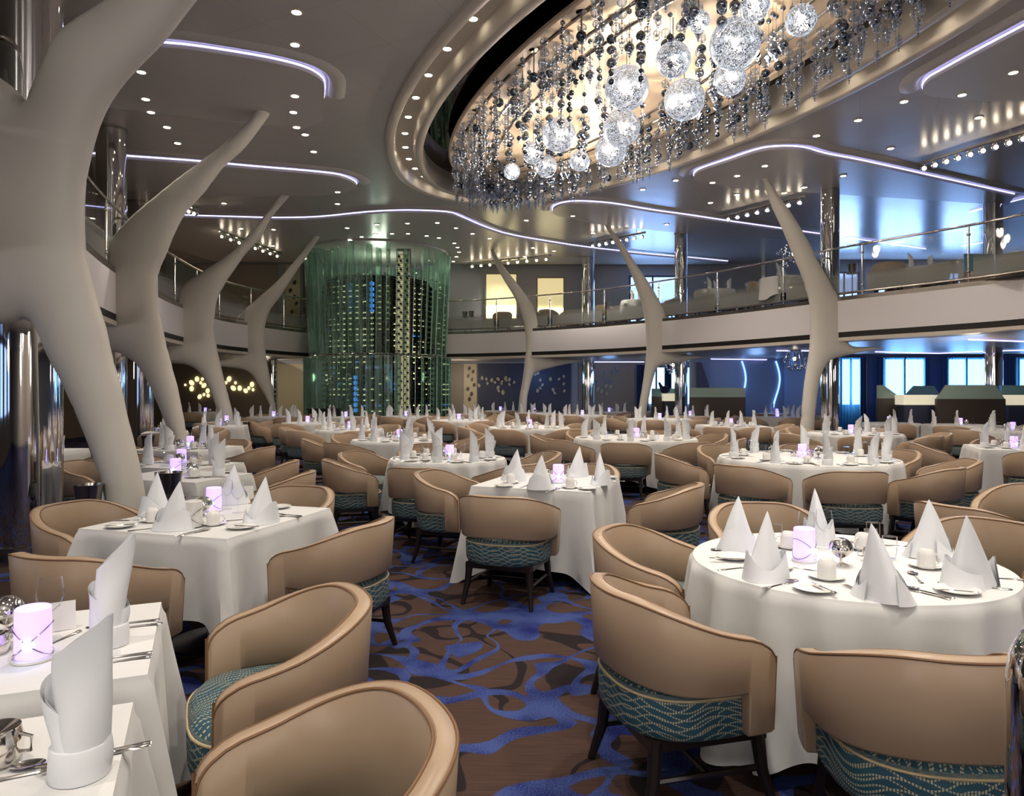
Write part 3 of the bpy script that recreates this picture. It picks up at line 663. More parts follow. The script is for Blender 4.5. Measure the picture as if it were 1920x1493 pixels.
# post at the right edge
o = empty('chrome_post', (.935+.075, 1.30, 0)); tag(o, 'glossy dark chrome post cut by the right edge of the view', 'post')
a = MB(); a.lathe([(.10, 0), (.10, 1.02), (.094, 1.07), (.075, 1.11), (.045, 1.135), (.001, 1.145)], 40); a.obj('shaft', 'chrome', o)
a = MB(); a.lathe([(.14, 0), (.14, .02), (.105, .03)], 40); a.obj('base_plate', 'dull_steel', o)

# ---------------------------------------------------------------- balcony railings
def railing(P, label, step, name='balcony_railing'):
    o = empty(name, (0, 0, 0)); tag(o, label, 'railing')
    Q = [Vector((p.x+nrm(P, i).x*.10, p.y+nrm(P, i).y*.10)) for i, p in enumerate(P)]
    a = MB(); a.tube([(q.x, q.y, 4.76) for q in Q], .026, 10); a.obj('handrail', 'silver', o)
    a = MB(); a.tube([(q.x, q.y, 3.72) for q in Q], .018, 8, sq=(1, 1.6)); a.obj('foot_rail', 'dull_steel', o)
    L = [0]
    for i in range(1, len(Q)): L.append(L[-1]+(Q[i]-Q[i-1]).length)
    def pt(s):
        for i in range(1, len(Q)):
            if L[i] >= s: return Q[i-1].lerp(Q[i], (s-L[i-1])/(L[i]-L[i-1]))
        return Q[-1].copy()
    n = int(L[-1]/step); post = MB(); post.tube([(0, 0, 3.66), (0, 0, 4.74)], .022, 10)
    for z in (3.86, 4.58): post.ball((0, 0, z), .038, 0, 10, 6)
    pm = post.mesh('post', 'silver')
    for k in range(n+1):
        c = pt(L[-1]*k/n); p_ = bpy.data.objects.new('post', pm); COL.objects.link(p_); p_.parent = o; p_.location = (c.x, c.y, 0)
        if k < n:
            g = MB(); rows = []
            for j in range(7):
                s_ = L[-1]*(k+.04+.92*j/6)/n; q = pt(s_); rows.append([(q.x, q.y, 3.70), (q.x, q.y, 4.68)])
            g.grid(rows); g.obj('glass_panel', 'rail_glass', o)
railing(ER[12:], 'long curved glass railing along the right balcony', 2.0)
railing(EL[:-8], 'curved glass railing along the left balcony behind the ribs', 1.75)

# ---------------------------------------------------------------- downlights, sprinkler-size details
dm = MB(); dm.lathe([(.085, 0), (.085, -.012), (.062, -.014), (.055, .0)], 20, 0); dm.lathe([(.058, -.004), (.001, -.003)], 20, 1)
dmesh = dm.mesh('ceiling_light', ['ring_paint', 'lamp_face'])
def downl(x, y, z, label, group):
    o = bpy.data.objects.new('ceiling_light', dmesh); COL.objects.link(o); o.location = (x, y, z); tag(o, label, 'ceiling light', group)
for i, (x, y, z) in enumerate(DLW):
    px, py = DL[i]; tower = 22 <= i <= 36
    onisl = px < 300 and py < 290 or i in (7, 8, 9, 12, 50, 51, 53, 54, 55, 56, 44, 46, 47, 62, 64) or py >= 411 and px < 1045 and i != 43
    side = 'in the arc above the glass wine tower' if tower else ('in the left ceiling' if px < 660 else 'in the middle ceiling' if px < 1060 else 'in the right ceiling')
    grp_ = [q for q, (a_, b_) in enumerate(DL) if (22 <= q <= 36) == tower and (tower or ((a_ < 660) == (px < 660) and (a_ < 1060) == (px < 1060)))]
    rank = sorted(grp_, key=lambda q: DL[q]).index(i)
    downl(x, y, z-(.10 if onisl else 0), 'small bright downlight, %s from the left %s' % (ORD(rank), side), 'downlights '+side)
vis = sorted([k for k in range(44) if RING[k].y > -.2], key=lambda k: RING[k].x/max(RING[k].y, 1))
for k in range(44):
    p = RING[k]
    if k in vis: downl(p.x, p.y, 6.60, 'downlight in the pale ring round the chandelier, %s from the left' % ORD(vis.index(k)), 'downlights in the chandelier ring')
def light_bar(p0, p1, z, n, label, sag=0):
    A, B = Vector(at(*p0, z)), Vector(at(*p1, z)); r = empty('spotlight_bar', tuple(A)); tag(r, label, 'spotlight bar', 'chrome spotlight bars under the ceiling')
    d = B-A; a = MB(); a.tube([(0, 0, .12), tuple(Vector((0, 0, .12))+d)], .03, 8); a.obj('bar', 'silver', r)
    for k in range(n):
        q = d*((k+.5)/n); a = MB(); a.ball((q.x, q.y, q.z), .07, 0, 12, 8); a.tube([(q.x, q.y, q.z+.05), (q.x, q.y, q.z+.12)], .012, 6)
        h = a.obj('spot_head', 'silver', r); b_ = MB(); b_.ball((q.x-.02, q.y-.05, q.z-.025), .042, 0, 10, 6); b_.obj('bulb', 'small_bulb', h)
    a = MB()
    for t in (.15, .85): q = d*t; a.tube([(q.x, q.y, .12), (q.x, q.y, CEIL-z)], .01, 6)
    a.obj('hanger', 'silver', r)
light_bar((878, 500), (1034, 485), 6.2, 9, 'chrome bar of round spotlights just right of the glass tower')
light_bar((1106, 462), (1210, 443), 6.2, 8, 'chrome bar of round spotlights above the middle right rib')
light_bar((1357, 413), (1510, 377), 6.2, 8, 'chrome bar of round spotlights near the rightmost rib')
light_bar((1722, 318), (1930, 256), 6.2, 9, 'chrome bar of round spotlights at the far right ceiling')
light_bar((410, 440), (528, 482), 6.2, 8, 'chrome bar of round spotlights behind the third left rib')
light_bar((352, 394), (372, 402), 6.25, 2, 'short chrome pair of spotlights behind the second left rib')
# crystal cluster lamps hanging over the balcony rooms
def cluster(px, py, d, label, s=1, n=34):
    z = EYE+(HY-py)*d/F; r = empty('crystal_cluster', (X(px, d), d, z)); tag(r, label, 'ceiling lamp', 'crystal cluster lamps'); rnd = random.Random(px)
    a = MB(); b_ = MB()
    a.lathe([(.22*s, .30), (.22*s, .33)], 20)
    for k in range(n):
        an = rnd.uniform(0, 2*pi); q = (cos(an)*.42*s*sqrt(rnd.random()), sin(an)*.42*s*sqrt(rnd.random()), rnd.uniform(-.25, .22)*s)
        (a if k % 2 else b_).ball(q, .045*s, 0, 8, 6); a.tube([q, (q[0]*.6, q[1]*.6, .30)], .004, 4)
    a.obj('mirror_beads', 'bead_mirror', r)['kind'] = 'stuff'; b_.obj('clear_beads', 'crystal', r)['kind'] = 'stuff'
    c = MB(); c.ball((0, 0, .1), .05, 0, 8, 6); c.obj('bulb', 'small_bulb', r)
cluster(1488, 483, 19, 'crystal bead lamp behind the rightmost rib, upper level')
cluster(1490, 680, 19.5, 'crystal bead lamp below the balcony near the rightmost rib', .8)
cluster(1262, 690, 25, 'small crystal bead lamp before the far windows, lower level', .8)

# ---------------------------------------------------------------- chandelier
CH = empty('chandelier', (EC[0], EC[1], 6.6)); tag(CH, 'huge oval chandelier of mirrored beads, crystal drops and glowing wire balls in the ceiling well', 'chandelier')
c0 = Vector((EC[0], EC[1], 6.6))
def pell(t, k=1, off=0): return ell(t, off, 6.02*k, 2.10*k)
g = MB(); n = 96
pr = [(0, 6.60), (0, 6.55), (-.03, 6.53), (-.16, 6.53), (-.17, 6.56), (-.24, 6.56), (-.25, 6.53), (-.38, 6.53), (-.39, 6.57)]
rows = [[(*(pell(2*pi*k/n, 1, o)-Vector(EC)), z-6.6) for o, z in pr] for k in range(n+1)]
g.grid(rows)
inn = [pell(2*pi*k/n, 1, -.39)-Vector(EC) for k in range(n)]
g.add([(0, 0, -.03)]+[(p.x, p.y, -.03) for p in inn], [(0, (k+1) % n+1, k+1) for k in range(n)])
tp = [pell(2*pi*k/n)-Vector(EC) for k in range(n)]; g.add([(0, 0, .0)]+[(p.x, p.y, 0) for p in tp], [(0, k+1, (k+1) % n+1) for k in range(n)])
g.obj('oval_panel', 'panel_cream', CH, 30)
g = MB(); n = 96   # dark slots between the oval bands of the panel
for o_, wd in ((-.205, .03), (-.62, .022), (-.95, .018)):
    for k in range(0, n, 2):
        a_, b_ = [pell(2*pi*(k+q)/n, 1, o_)-Vector(EC) for q in (0, 1.2)]; c_, d_ = [pell(2*pi*(k+q)/n, 1, o_-wd)-Vector(EC) for q in (0, 1.2)]
        g.add([(a_.x, a_.y, -.046), (b_.x, b_.y, -.046), (d_.x, d_.y, -.046), (c_.x, c_.y, -.046)], [(0, 1, 2, 3)])
g.obj('panel_slots', 'black_gap', CH, 0)
g = MB()
for o_ in (-.66, -1.0): g.tube([(*(pell(2*pi*k/96, 1, o_)-Vector(EC)), -.05) for k in range(96)], .018, 6, closed=True)
g.obj('panel_rails', 'silver', CH)
for k in range(6):
    t = 2*pi*k/6; q = (Vector(EC)+EU*5*cos(t)+EV*1.6*sin(t))-Vector(EC); a = MB(); a.tube([(q.x, q.y, 0), (q.x, q.y, .24)], .03, 8); a.obj('hanger', 'dull_steel', CH)
# strand patterns: (radius, material) from the top down; 0 mirror 1 dark 2 clear
def strand(kind, rnd, L):
    a = MB(); z = 0; a.tube([(0, 0, 0), (0, 0, -L)], .0035, 4, 0)
    z = -rnd.uniform(.05, .35)*L
    while z > -L:
        r = rnd.choice((.036, .046, .052, .060, .068))
        if kind == 'mix': m = 1 if rnd.random() < .45 else (0 if rnd.random() < .55 else 2)
        elif kind == 'clear': m = 2 if rnd.random() < .72 else 0
        else: m = rnd.choice((0, 1))
        a.ball((0, 0, z), r, m, 10, 7, rnd.choice((1, 1, .85)))
        if rnd.random() < .55: z -= r*2+.012
        else: z -= r+rnd.uniform(.10, .30)
        for q in range(2): a.ball((0, 0, z+.03+q*.03), .010, 0, 6, 4)
    a.ball((0, 0, -L), .042, 2 if kind != 'dark' else 1, 10, 7); a.ball((0, 0, -L-.055), .018, 2, 8, 5, 1.6)
    return a
rnd = random.Random(11)
SM = {}
for kind in ('mix', 'clear', 'dark'):
    for L in (.45, .65, .85, 1.0): SM[kind, L] = strand(kind, rnd, L)
SMM = {k: v.mesh('bead_strand', ['bead_mirror', 'bead_dark', 'crystal']) for k, v in SM.items()}
ST = []
for k in range(92):   # dense clear skirt along the panel's rim
    t = 2*pi*(k+rnd.random()*.5)/92
    for o_ in (-.10, -.34, -.58): ST.append((pell(t+rnd.uniform(-.02, .02), 1, o_+rnd.uniform(-.07, .07)), 'clear' if o_ > -.5 else rnd.choice(('clear', 'mix')), rnd.choice((.45, .65, .65))))
for k in range(170):
    r_ = sqrt(rnd.random())*.86; t = rnd.uniform(0, 2*pi)
    ST.append((Vector(EC)+EU*6.0*r_*cos(t)+EV*2.08*r_*sin(t), rnd.choice(('mix', 'mix', 'dark')), rnd.choice((.45, .65, .85))))
ST = [s for s in ST if s[0].y > 5.0]
ST.sort(key=lambda s: s[0].length)
front = ST[::max(1, len(ST)//100)][:100]; rest = [s for s in ST if s not in front]
for p, kd, L in front:
    o = bpy.data.objects.new('bead_strand', SMM[kd, L]); COL.objects.link(o); o.parent = CH; o.location = (p.x-EC[0], p.y-EC[1], -.05)
a = MB()
for p, kd, L in rest:
    s_ = SM[kd, L]; o_ = len(a.v); a.v += [(v[0]+p.x-EC[0], v[1]+p.y-EC[1], v[2]-.05) for v in s_.v]
    a.f += [tuple(i+o_ for i in f) for f in s_.f]; a.m += s_.m
o = a.obj('bead_strand', ['bead_mirror', 'bead_dark', 'crystal'], CH); o['kind'] = 'stuff'
# rods with a disc above and a dark ball below, round the rim
for k in range(30):
    t = 2*pi*k/30; p = pell(t, 1, -.17); L = rnd.choice((.34, .42, .5)); a = MB()
    a.lathe([(.075, -.07), (.078, -.055), (.02, -.045)], 16, 0); a.tube([(0, 0, -.06), (0, 0, -L)], .011, 6, 0); a.ball((0, 0, -L-.05), .072, 1, 14, 9)
    o = a.obj('rod_pendant', ['dull_steel', 'bead_dark'], CH); o.location = (p.x-EC[0], p.y-EC[1], 0)
# glowing wire balls
for px, py, dia in ((1175, 165, 80), (1262, 112, 64), (1283, 187, 74), (1378, 82, 92), (1165, 240, 68), (1048, 253, 62), (1368, 148, 60), (1502, 38, 56), (1415, 12, 54), (1000, 287, 40), (1087, 302, 37), (1024, 312, 40), (1145, 282, 58), (1310, 40, 40), (960, 322, 30), (1580, -60, 70), (1700, -110, 80), (1500, -130, 80)):
    x, y, z = at(px, py, 5.98); r_ = dia*y/F/2*1.02
    a = MB(); a.ball((0, 0, 0), r_, 0, 40, 26); a.v = [tuple(Vector(v)*(1+.012*sin(v[0]*40)*sin(v[1]*33)*sin(v[2]*37))) for v in a.v]
    o = a.obj('wire_ball', 'wire', CH, 180); o.location = (x-EC[0], y-EC[1], z-6.6)
    c = MB(); c.ball((0, 0, .02), .05, 0, 10, 6); c.ball((.07, .02, -.07), .028, 0, 8, 6); c.ball((-.06, -.05, .06), .025, 0, 8, 6); c.obj('bulb', 'small_bulb', o)
    c = MB(); c.tube([(0, 0, r_*.95), (0, 0, 6.55-z)], .008, 6); c.obj('hanging_wire', 'dull_steel', o)

# ---------------------------------------------------------------- glass wine tower
TX, TY = -4.72, 25.42
TW = empty('wine_tower', (TX, TY, 0)); tag(TW, 'two storey round wine tower wrapped in green glass fins', 'wine tower')
def fin(r, z0, z1, wd, k, n, rot, lean):
    a = 2*pi*k/n; g = MB(); M = Matrix.Rotation(a, 4, 'Z') @ Matrix.Translation((r, 0, 0)) @ Matrix.Rotation(rot, 4, 'Z')
    M2 = Matrix.Rotation(a, 4, 'Z') @ Matrix.Translation((r+lean, 0, 0)) @ Matrix.Rotation(rot, 4, 'Z')
    lo = [M @ Vector((x, y, z0)) for x in (-.011, .011) for y in (-wd/2, wd/2)]; hi = [M2 @ Vector((x, y, z1)) for x in (-.009, .009) for y in (-wd/2, wd/2)]
    g.add(lo+hi, [(0, 1, 3, 2), (4, 6, 7, 5), (0, 4, 5, 1), (2, 3, 7, 6)])
    g.add(lo+hi, [(0, 2, 6, 4), (1, 5, 7, 3)], 1); g.obj('glass_fin', ['green_glass', 'glass_edge'], TW, 0)
rnd = random.Random(5)
for k in range(50): fin(2.26, 2.72, 6.22+rnd.uniform(-.15, .12), .30, k, 50, rnd.uniform(.35, 1.15), .16)
for k in range(50): fin(2.42, .12, 2.66, .31, k, 50, rnd.uniform(.35, 1.15), .02)
for r, z, t in ((2.30, 2.70, .03), (2.28, 5.25, .018), (2.44, .16, .035), (2.44, 2.62, .015)):
    g = MB(); g.tube([(r*cos(2*pi*k/80), r*sin(2*pi*k/80), z) for k in range(80)], t, 6, closed=True)
    if z in (2.70, 5.25):
        for k in range(40): a = 2*pi*k/40; g.ball((r*cos(a), r*sin(a), z+.02), .035, 0, 8, 5)
    g.obj('clamp_ring', 'silver', TW)
g = MB(); g.lathe([(2.5, 0), (2.5, .12), (2.2, .13)], 64); g.obj('base', 'black_gap', TW)
g = MB(); g.lathe([(2.45, 6.30), (2.5, 6.45)], 64); g.obj('top_ring', 'island_paint', TW)
# rack core: shelves, uprights, glowing backs
g = MB(); R0 = 1.80
g.lathe([(R0-.25, .1), (R0-.25, 5.3)], 48, 1); g.lathe([(R0, 5.3), (.01, 5.32)], 48, 1)
for k in range(28): g.lathe([(R0-.24, .35+k*.18), (R0+.02, .35+k*.18), (R0+.02, .365+k*.18), (R0-.24, .365+k*.18)], 48, 0)
for k in range(44):
    a = 2*pi*k/44; g.box(-.01, .01, -.13, .13, .1, 5.3, 0, Matrix.Rotation(a, 4, 'Z') @ Matrix.Translation((0, R0-.12, 0)))
g.obj('rack', ['rack_metal', 'wall_brown'], TW, 0)
g = MB(); rnd = random.Random(9)
for k in range(44):
    a0 = 2*pi*k/44; zz = .38
    while zz < 5.2:
        if rnd.random() < (.75 if 3.0 < zz < 5.0 else .45): g.box(-.045, .045, -.01, .01, zz+.075, zz+.115, 0 if rnd.random() < .85 or zz > 3.5 else 1, Matrix.Rotation(a0+.07, 4, 'Z') @ Matrix.Translation((0, R0-.03, 0)))
        zz += .18
for a0, z0, z1, m_ in ((-1.80, .8, 2.0, 1), (-1.50, 4.1, 5.1, 1)):
    g.box(-.07, .07, -.01, .01, z0, z1, m_, Matrix.Rotation(a0-pi/2, 4, 'Z') @ Matrix.Translation((0, R0+.05, 0)))
o = g.obj('rack_lights', ['rack_glow', 'rack_blue'], TW, 0); o['kind'] = 'stuff'
g = MB()
for k in range(44):
    a0 = 2*pi*k/44+.07; 
    for j in range(27):
        if sin(a0-pi/2+pi) < -.9 or True:
            for s_ in (-.055, .055):
                M = Matrix.Rotation(a0, 4, 'Z') @ Matrix.Translation((s_, R0+.02, .42+j*.18)) @ Matrix.Rotation(pi/2, 4, 'X')
                if sin(a0+pi/2) < .2: g.lathe([(.036, .03), (.036, -.1)], 8, 0, M)
o = g.obj('bottle_row', 'bottle_dark', TW); o['kind'] = 'stuff'
# the tall open strip of bottles facing the room
STRIP = empty('bottle_strip', (X(757, 23.55), 23.45, 0)); tag(STRIP, 'tall narrow open bottle rack running up the front of the wine tower', 'bottle rack')
g = MB(); g.box(-.20, .20, .16, .18, .2, 6.05); g.obj('back_panel', 'strip_glow', STRIP, 0)
g = MB(); g.box(-.23, -.20, 0, .2, .2, 6.1); g.box(.20, .23, 0, .2, .2, 6.1); g.box(-.01, .01, .05, .17, .2, 6.1); g.box(-.23, .23, 0, .2, 6.1, 6.14); g.box(-.23, .23, 0, .2, .13, .2)
for k in range(42): g.box(-.2, .2, .05, .16, .22+k*.14, .228+k*.14)
g.obj('frame', 'rack_metal', STRIP, 0)
g = MB(); g.lathe([(.001, -.10), (.036, -.10), (.040, -.09), (.040, .07), (.030, .10), (.014, .13), (.013, .20), (.015, .20), (.001, .205)], 14, 0, Matrix.Rotation(-pi/2, 4, 'X'))
bm_ = g.mesh('wine_bottle', 'bottle_dark')
for k in range(41):
    for s_ in (-.105, .105):
        o = bpy.data.objects.new('wine_bottle', bm_); COL.objects.link(o); o.location = (STRIP.location.x+s_+.03*(1 if k % 2 else -1), STRIP.location.y+.02, .28+k*.14)
        tag(o, '%s dark wine bottle of the %s row up in the tower strip' % ('left' if s_ < 0 else 'right', ORD(k)), 'bottle', 'wine bottles in the open strip')

# ---------------------------------------------------------------- chair
def build_chair(far=False):
    root = empty('dining_chair')
    def plan(t, off):
        a = abs(t); s = 1 if t >= 0 else -1; W, D = .316, .276
        if a < .72:
            p = a/.72*pi/2; x, y = W*sin(p)**.92, -D*cos(p); nx, ny = sin(p)/W, -cos(p)/D
        else: x, y, nx, ny = W-.02*((a-.72)/.28)**2, (a-.72)/.28*.21, 1, .06
        l = sqrt(nx*nx+ny*ny); return s*(x+nx/l*off), y+ny/l*off
    def sm(a, b, x): u = max(0, min(1, (x-a)/(b-a))); return u*u*(3-2*u)
    TH = .062
    N = 16 if far else 44; ts = sorted(set([-1+2*k/N for k in range(N+1)]+([] if far else [s*q for q in (.972, .99, .845, .855) for s in (1, -1)])))
    rows = []; topo = []; topi = []; front = []
    for t in ts:
        a = abs(t); z1 = .80-.135*sm(.18, 1.0, a); e = max(0, a-.84)/.16; z1 -= .085*(1-sqrt(max(0, 1-e*e)))
        z0 = .500 if a < .85 else .315
        z0 -= .025*sm(.0, .6, a) if a < .85 else 0
        z0 = z0 if a < .85 else .315+.012*(1-sm(.85, .87, a))
        fl = lambda z: (z-.3)/.5*.032
        b = .012
        pts = [(TH*.5, z0), (TH-b, z0), (TH, z0+b), (TH, (z0+z1)/2), (TH, z1-b), (TH-b, z1), (b, z1+.002), (0, z1-b), (.0, (z0+z1)/2), (0, z0+b), (b, z0)]
        row = []
        for o_, z in pts:
            x, y = plan(t, o_-TH*.55+fl(z)); row.append((x, y, z))
        rows.append(row)
        x, y = plan(t, TH-.004-TH*.55+fl(z1)); topo.append((x, y, z1-.004)); x, y = plan(t, .004-TH*.55+fl(z1)); topi.append((x, y, z1-.003))
    g = MB(); o_ = g.grid([r+[r[0]] for r in rows]); m = len(rows[0])
    g.add(rows[0], [tuple(range(m))]); g.add(rows[-1], [tuple(range(m-1, -1, -1))])
    g.obj('backrest', 'leather', root, 50)
    if not far:
        g = MB()
        for line, k in ((topo, 4), (topi, 7)):
            e0 = [rows[0][k-1 if k == 4 else 8], ]; dn0 = [(line[0][0], line[0][1]+.002, z) for z in (.33, .45, .60)]; dn1 = [(line[-1][0], line[-1][1]+.002, z) for z in (.60, .45, .33)]
            fl = lambda p, z: (p[0]-(.032*(line[0][2]-z)/.5)*(1 if p[0] > 0 else -1), p[1], z)
            g.tube([fl(p, p[2]) for p in dn0]+line+[fl(p, p[2]) for p in dn1], .0042, 6)
        g.obj('piping', 'piping', root)
    # cushion: D plan, domed top
    g = MB(); n = 20 if far else 40; per = []
    for k in range(n):
        a = 2*pi*k/n; ca, sa = cos(a), sin(a); ex = .62 if sa > 0 else .80
        per.append((.306*(abs(ca)**ex)*(1 if ca >= 0 else -1), (.285 if sa > 0 else .293)*(abs(sa)**ex)*(1 if sa > 0 else -1)))
    prof = [(.93, .300), (.975, .310), (1.0, .335), (1.01, .43), (.995, .450), (.965, .465), (.88, .490), (.5, .507), (.2, .512)]
    base = 0; L = [0]
    for k in range(1, n+1): L.append(L[-1]+(Vector(per[k % n])-Vector(per[k-1])).length)
    idx = 0; rws = []
    for r, z in prof:
        row = []
        for k in range(n+1):
            x, y = per[k % n]; row.append((x*r, y*r, z))
            g.uv[idx] = ((L[k], z) if r > .93 and z < .455 else (y*r+.03*sin(x*20), x*r)); idx += 1
        rws.append(row)
    g.grid(rws); c = len(g.v); g.v.append((0, 0, .513)); g.uv[c] = (0, 0)
    b0 = (len(prof)-1)*(n+1)
    for k in range(n): g.f.append((b0+k, b0+k+1, c)); g.m.append(0)
    g.obj('seat', 'seat_fabric', root, 60)
    if not far:
        g = MB(); g.tube([(x*.997, y*.997, .452) for x, y in per], .0048, 6, closed=True); g.obj('seat_piping', 'seat_piping', root)
    if far:
        g = MB()
        for sx in (1, -1):
            for sy in (1, -1): g.tube([(.235*sx, .21*sy, .29), (.26*sx, .255*sy, 0)], [.025, .015], 4)
        g.box(-.25, .25, -.22, .22, .26, .29); g.obj('legs', 'dark_wood', root)
    else:
        g = MB(); g.box(-.25, .25, -.235, .235, .262, .302); g.tube([(.235, -.2, .15), (.235, .2, .15)], .012, 6); g.tube([(-.235, -.2, .15), (-.235, .2, .15)], .012, 6); g.tube([(-.235, 0, .15), (.235, 0, .15)], .012, 6)
        g.obj('base_frame', 'dark_wood', root)
        for sx in (1, -1):
            for sy in (1, -1):
                g = MB(); g.tube([(.228*sx, .205*sy, .30), (.240*sx, .22*sy, .15), (.262*sx, .262*sy, 0)], [.029, .024, .016], 8); g.obj('leg', 'dark_wood', root)
    return note(root)
CHAIR = build_chair(); CHAIRF = build_chair(True)
def chair(x, y, ang, label, group, far=False, z=0):
    return put(CHAIRF if far else CHAIR, (x, y, z), radians(ang-90), label, 'chair', group)

# ---------------------------------------------------------------- tablecloths and tables
def cloth_square(hx, hy, drop, seed, fine=1):
    rnd = random.Random(seed); g = MB(); per = []; n = int(26*fine); r = .03
    for (ax, ay, bx, by) in ((-hx, -hy, hx, -hy), (hx, -hy, hx, hy), (hx, hy, -hx, hy), (-hx, hy, -hx, -hy)):
        nx, ny = (by-ay), -(bx-ax); l = sqrt(nx*nx+ny*ny); nx /= l; ny /= l; Ls = sqrt((bx-ax)**2+(by-ay)**2)
        for k in range(n):
            u = k/n; s = u+.0; dc = min(u, 1-u)*Ls; per.append((ax+(bx-ax)*u, ay+(by-ay)*u, nx, ny, dc))
    ph = rnd.uniform(0, 6); rows = []
    lv = [0, .012, .04, .10, .2, .35, .5, .65, .8, .92, 1]
    P = len(per)
    for s in lv:
        row = []
        for k, (x, y, nx, ny, dc) in enumerate(per):
            cx, cy = (1 if x > 0 else -1), (1 if y > 0 else -1); cor = exp(-(dc/(.03+.055*s))**2); side = exp(-((dc-.17)/.08)**2)
            D = drop*(1+.36*exp(-dc/.12))
            off = .012*min(1, s*30)+s*(.025+.012*sin(k*.55+ph)+.010*sin(k*.23+ph*2)) - s*.045*side
            px_, py_ = x+nx*off, y+ny*off
            px_ += cx*.125*s*cor; py_ += cy*.125*s*cor
            row.append((px_, py_, .765-s*D-(.012 if s > 0 else 0)*(1 if s < .02 else 1)))
        rows.append(row)
    g.grid(rows, 0, True)
    ins = [(x*.97, y*.97, .766) for x, y, *_ in per]; o = len(g.v)-len(per)*len(lv); b = g.add(ins, [])
    for k in range(P): g.f.append((k, b+k, b+(k+1) % P, (k+1) % P)); g.m.append(0)
    g.f.append(tuple(b+k for k in range(P))); g.m.append(0); return g
def cloth_round(R, drop, seed, nf=11, n=150):
    rnd = random.Random(seed); g = MB(); rows = []; ph = [rnd.uniform(0, 6) for _ in range(4)]
    lv = [0, .01, .03, .07, .14, .25, .4, .55, .7, .85, 1]
    for s in lv:
        row = []
        for k in range(n):
            a = 2*pi*k/n; f = sin(a*nf+ph[0]+.8*sin(2*a+ph[1])); f = (abs(f)**.7)*(1 if f > 0 else -1)
            am = .010+.020*sin(3*a+ph[2]); r = R+.012*min(1, s*40)+s**.7*(.050+(.030+am)*f)
            D = drop*(1+.14*cos(4*a+ph[3])); row.append((r*cos(a), r*sin(a), .765-s*D-(.008 if s > 0 else 0)))
        rows.append(row)
    g.grid(rows, 0, True); b = g.add([(R*.97*cos(2*pi*k/n), R*.97*sin(2*pi*k/n), .767) for k in range(n)], [])
    for k in range(n): g.f.append((k, b+k, b+(k+1) % n, (k+1) % n)); g.m.append(0)
    g.f.append(tuple(b+k for k in range(n))); g.m.append(0); return g
def table(x, y, rz, shape, size, label, seed, drop=.60):
    t = empty('dining_table', (x, y, 0), rz); tag(t, 'pedestal of '+label, 'table', 'dining tables')
    g = MB()
    if shape == 'r': g.lathe([(size-.02, .73), (size-.02, .752)], 48)
    else: g.box(-size[0]+.02, size[0]-.02, -size[1]+.02, size[1]-.02, .73, .752)
    g.obj('tabletop', 'dark_wood', t)
    g = MB(); g.lathe([(.26, 0), (.26, .015), (.05, .05), (.045, .06)], 28); g.obj('base', 'dark_wood', t)
    g = MB(); g.lathe([(.042, .05), (.042, .73)], 20); g.obj('column', 'chrome', t)
    big = y < 10
    g = (cloth_round(size, drop, seed, 17 if size > .6 else 13, 260 if big else 90) if shape == 'r' else cloth_square(size[0], size[1], drop, seed, 1.4 if big else .7))
    c = g.obj('tablecloth', 'cloth'); c.location = (x, y, 0); c.rotation_euler = (0, 0, rz)
    tag(c, 'white cloth over '+label, 'tablecloth', 'white tablecloths'); return t

# ---------------------------------------------------------------- table ware prototypes
TZ = .7675
def proto(name, mb_mats):
    mb, mats = mb_mats; return note(mb.obj(name, mats))
def napkin_cone(seed):
    rnd = random.Random(seed); g = MB(); n = 40; rows = []; ph = rnd.uniform(0, 6)
    for i in range(17):
        s = i/16; row = []
        for k in range(n):
            a = 2*pi*k/n; r = (1-s)**.88*(1+.10*(1-s)*cos(2*a+ph)+.05*sin(5*a+ph)*(1-s*.6))+.004
            row.append((.098*r*cos(a)+.018*s*sin(ph)+.02*s*s, .070*r*sin(a)+.012*s, .275*s+.004*sin(a*3)*(1-s)))
        rows.append(row)
    g.grid(rows, 0, True)
    rows = []   # folded cuff with a pointed ear
    for i in range(6):
        s = i/5; row = []
        for k in range(n+1):
            a = -2.6+5.2*k/n; h = .050+.062*abs(sin((a+ph)*.9))**1.5+.018*cos(a*2)
            r = 1.10-.20*s; row.append((.108*r*cos(a-pi/2+.4*sin(ph)), .080*r*sin(a-pi/2+.4*sin(ph)), h*s))
        rows.append(row)
    g.grid(rows); g.grid([[(x*.93, y*.93, z) for x, y, z in r] for r in rows])
    return g
def napkin_tall(seed):
    rnd = random.Random(seed); g = MB(); n = 32; ph = 0 if seed % 2 else pi; cut = rnd.uniform(.07, .11)
    for R, z0, h0, c_, p2 in ((.046, 0, .235, cut, ph), (.051, 0, .11, .085, ph+2.4)):
        rows = []
        for i in range(13):
            s = i/12; row = []
            for k in range(n):
                a = 2*pi*k/n; top = h0+c_*(.5+.5*cos(a-p2)); z = z0+top*s
                u_ = max(0, min(1, (s-.25)/.6)); w_ = 1-(.50 if R < .05 else .25)*u_*u_*(3-2*u_); r = R*(1+.05*sin(3*a+ph+s*3))
                x, y = r*cos(a)*(1+.35*(1-w_)), r*sin(a)*w_; row.append((x+.012*s*s*cos(p2)+.006*sin(s*5), y+.012*s*s*sin(p2), z))
            rows.append(row)
        g.grid(rows, 0, True)
        rows = [[(x*.9, y*.9, z-.002) for x, y, z in r] for r in rows[4:]]; g.grid(rows, 0, True)
    g.lathe([(.0535, 0), (.055, .02), (.053, .062), (.0515, .064)], n); return g
NC = [proto('folded_napkin', (napkin_cone(i), 'napkin')) for i in range(4)]
NT = [proto('folded_napkin', (napkin_tall(i+20), 'napkin')) for i in range(4)]
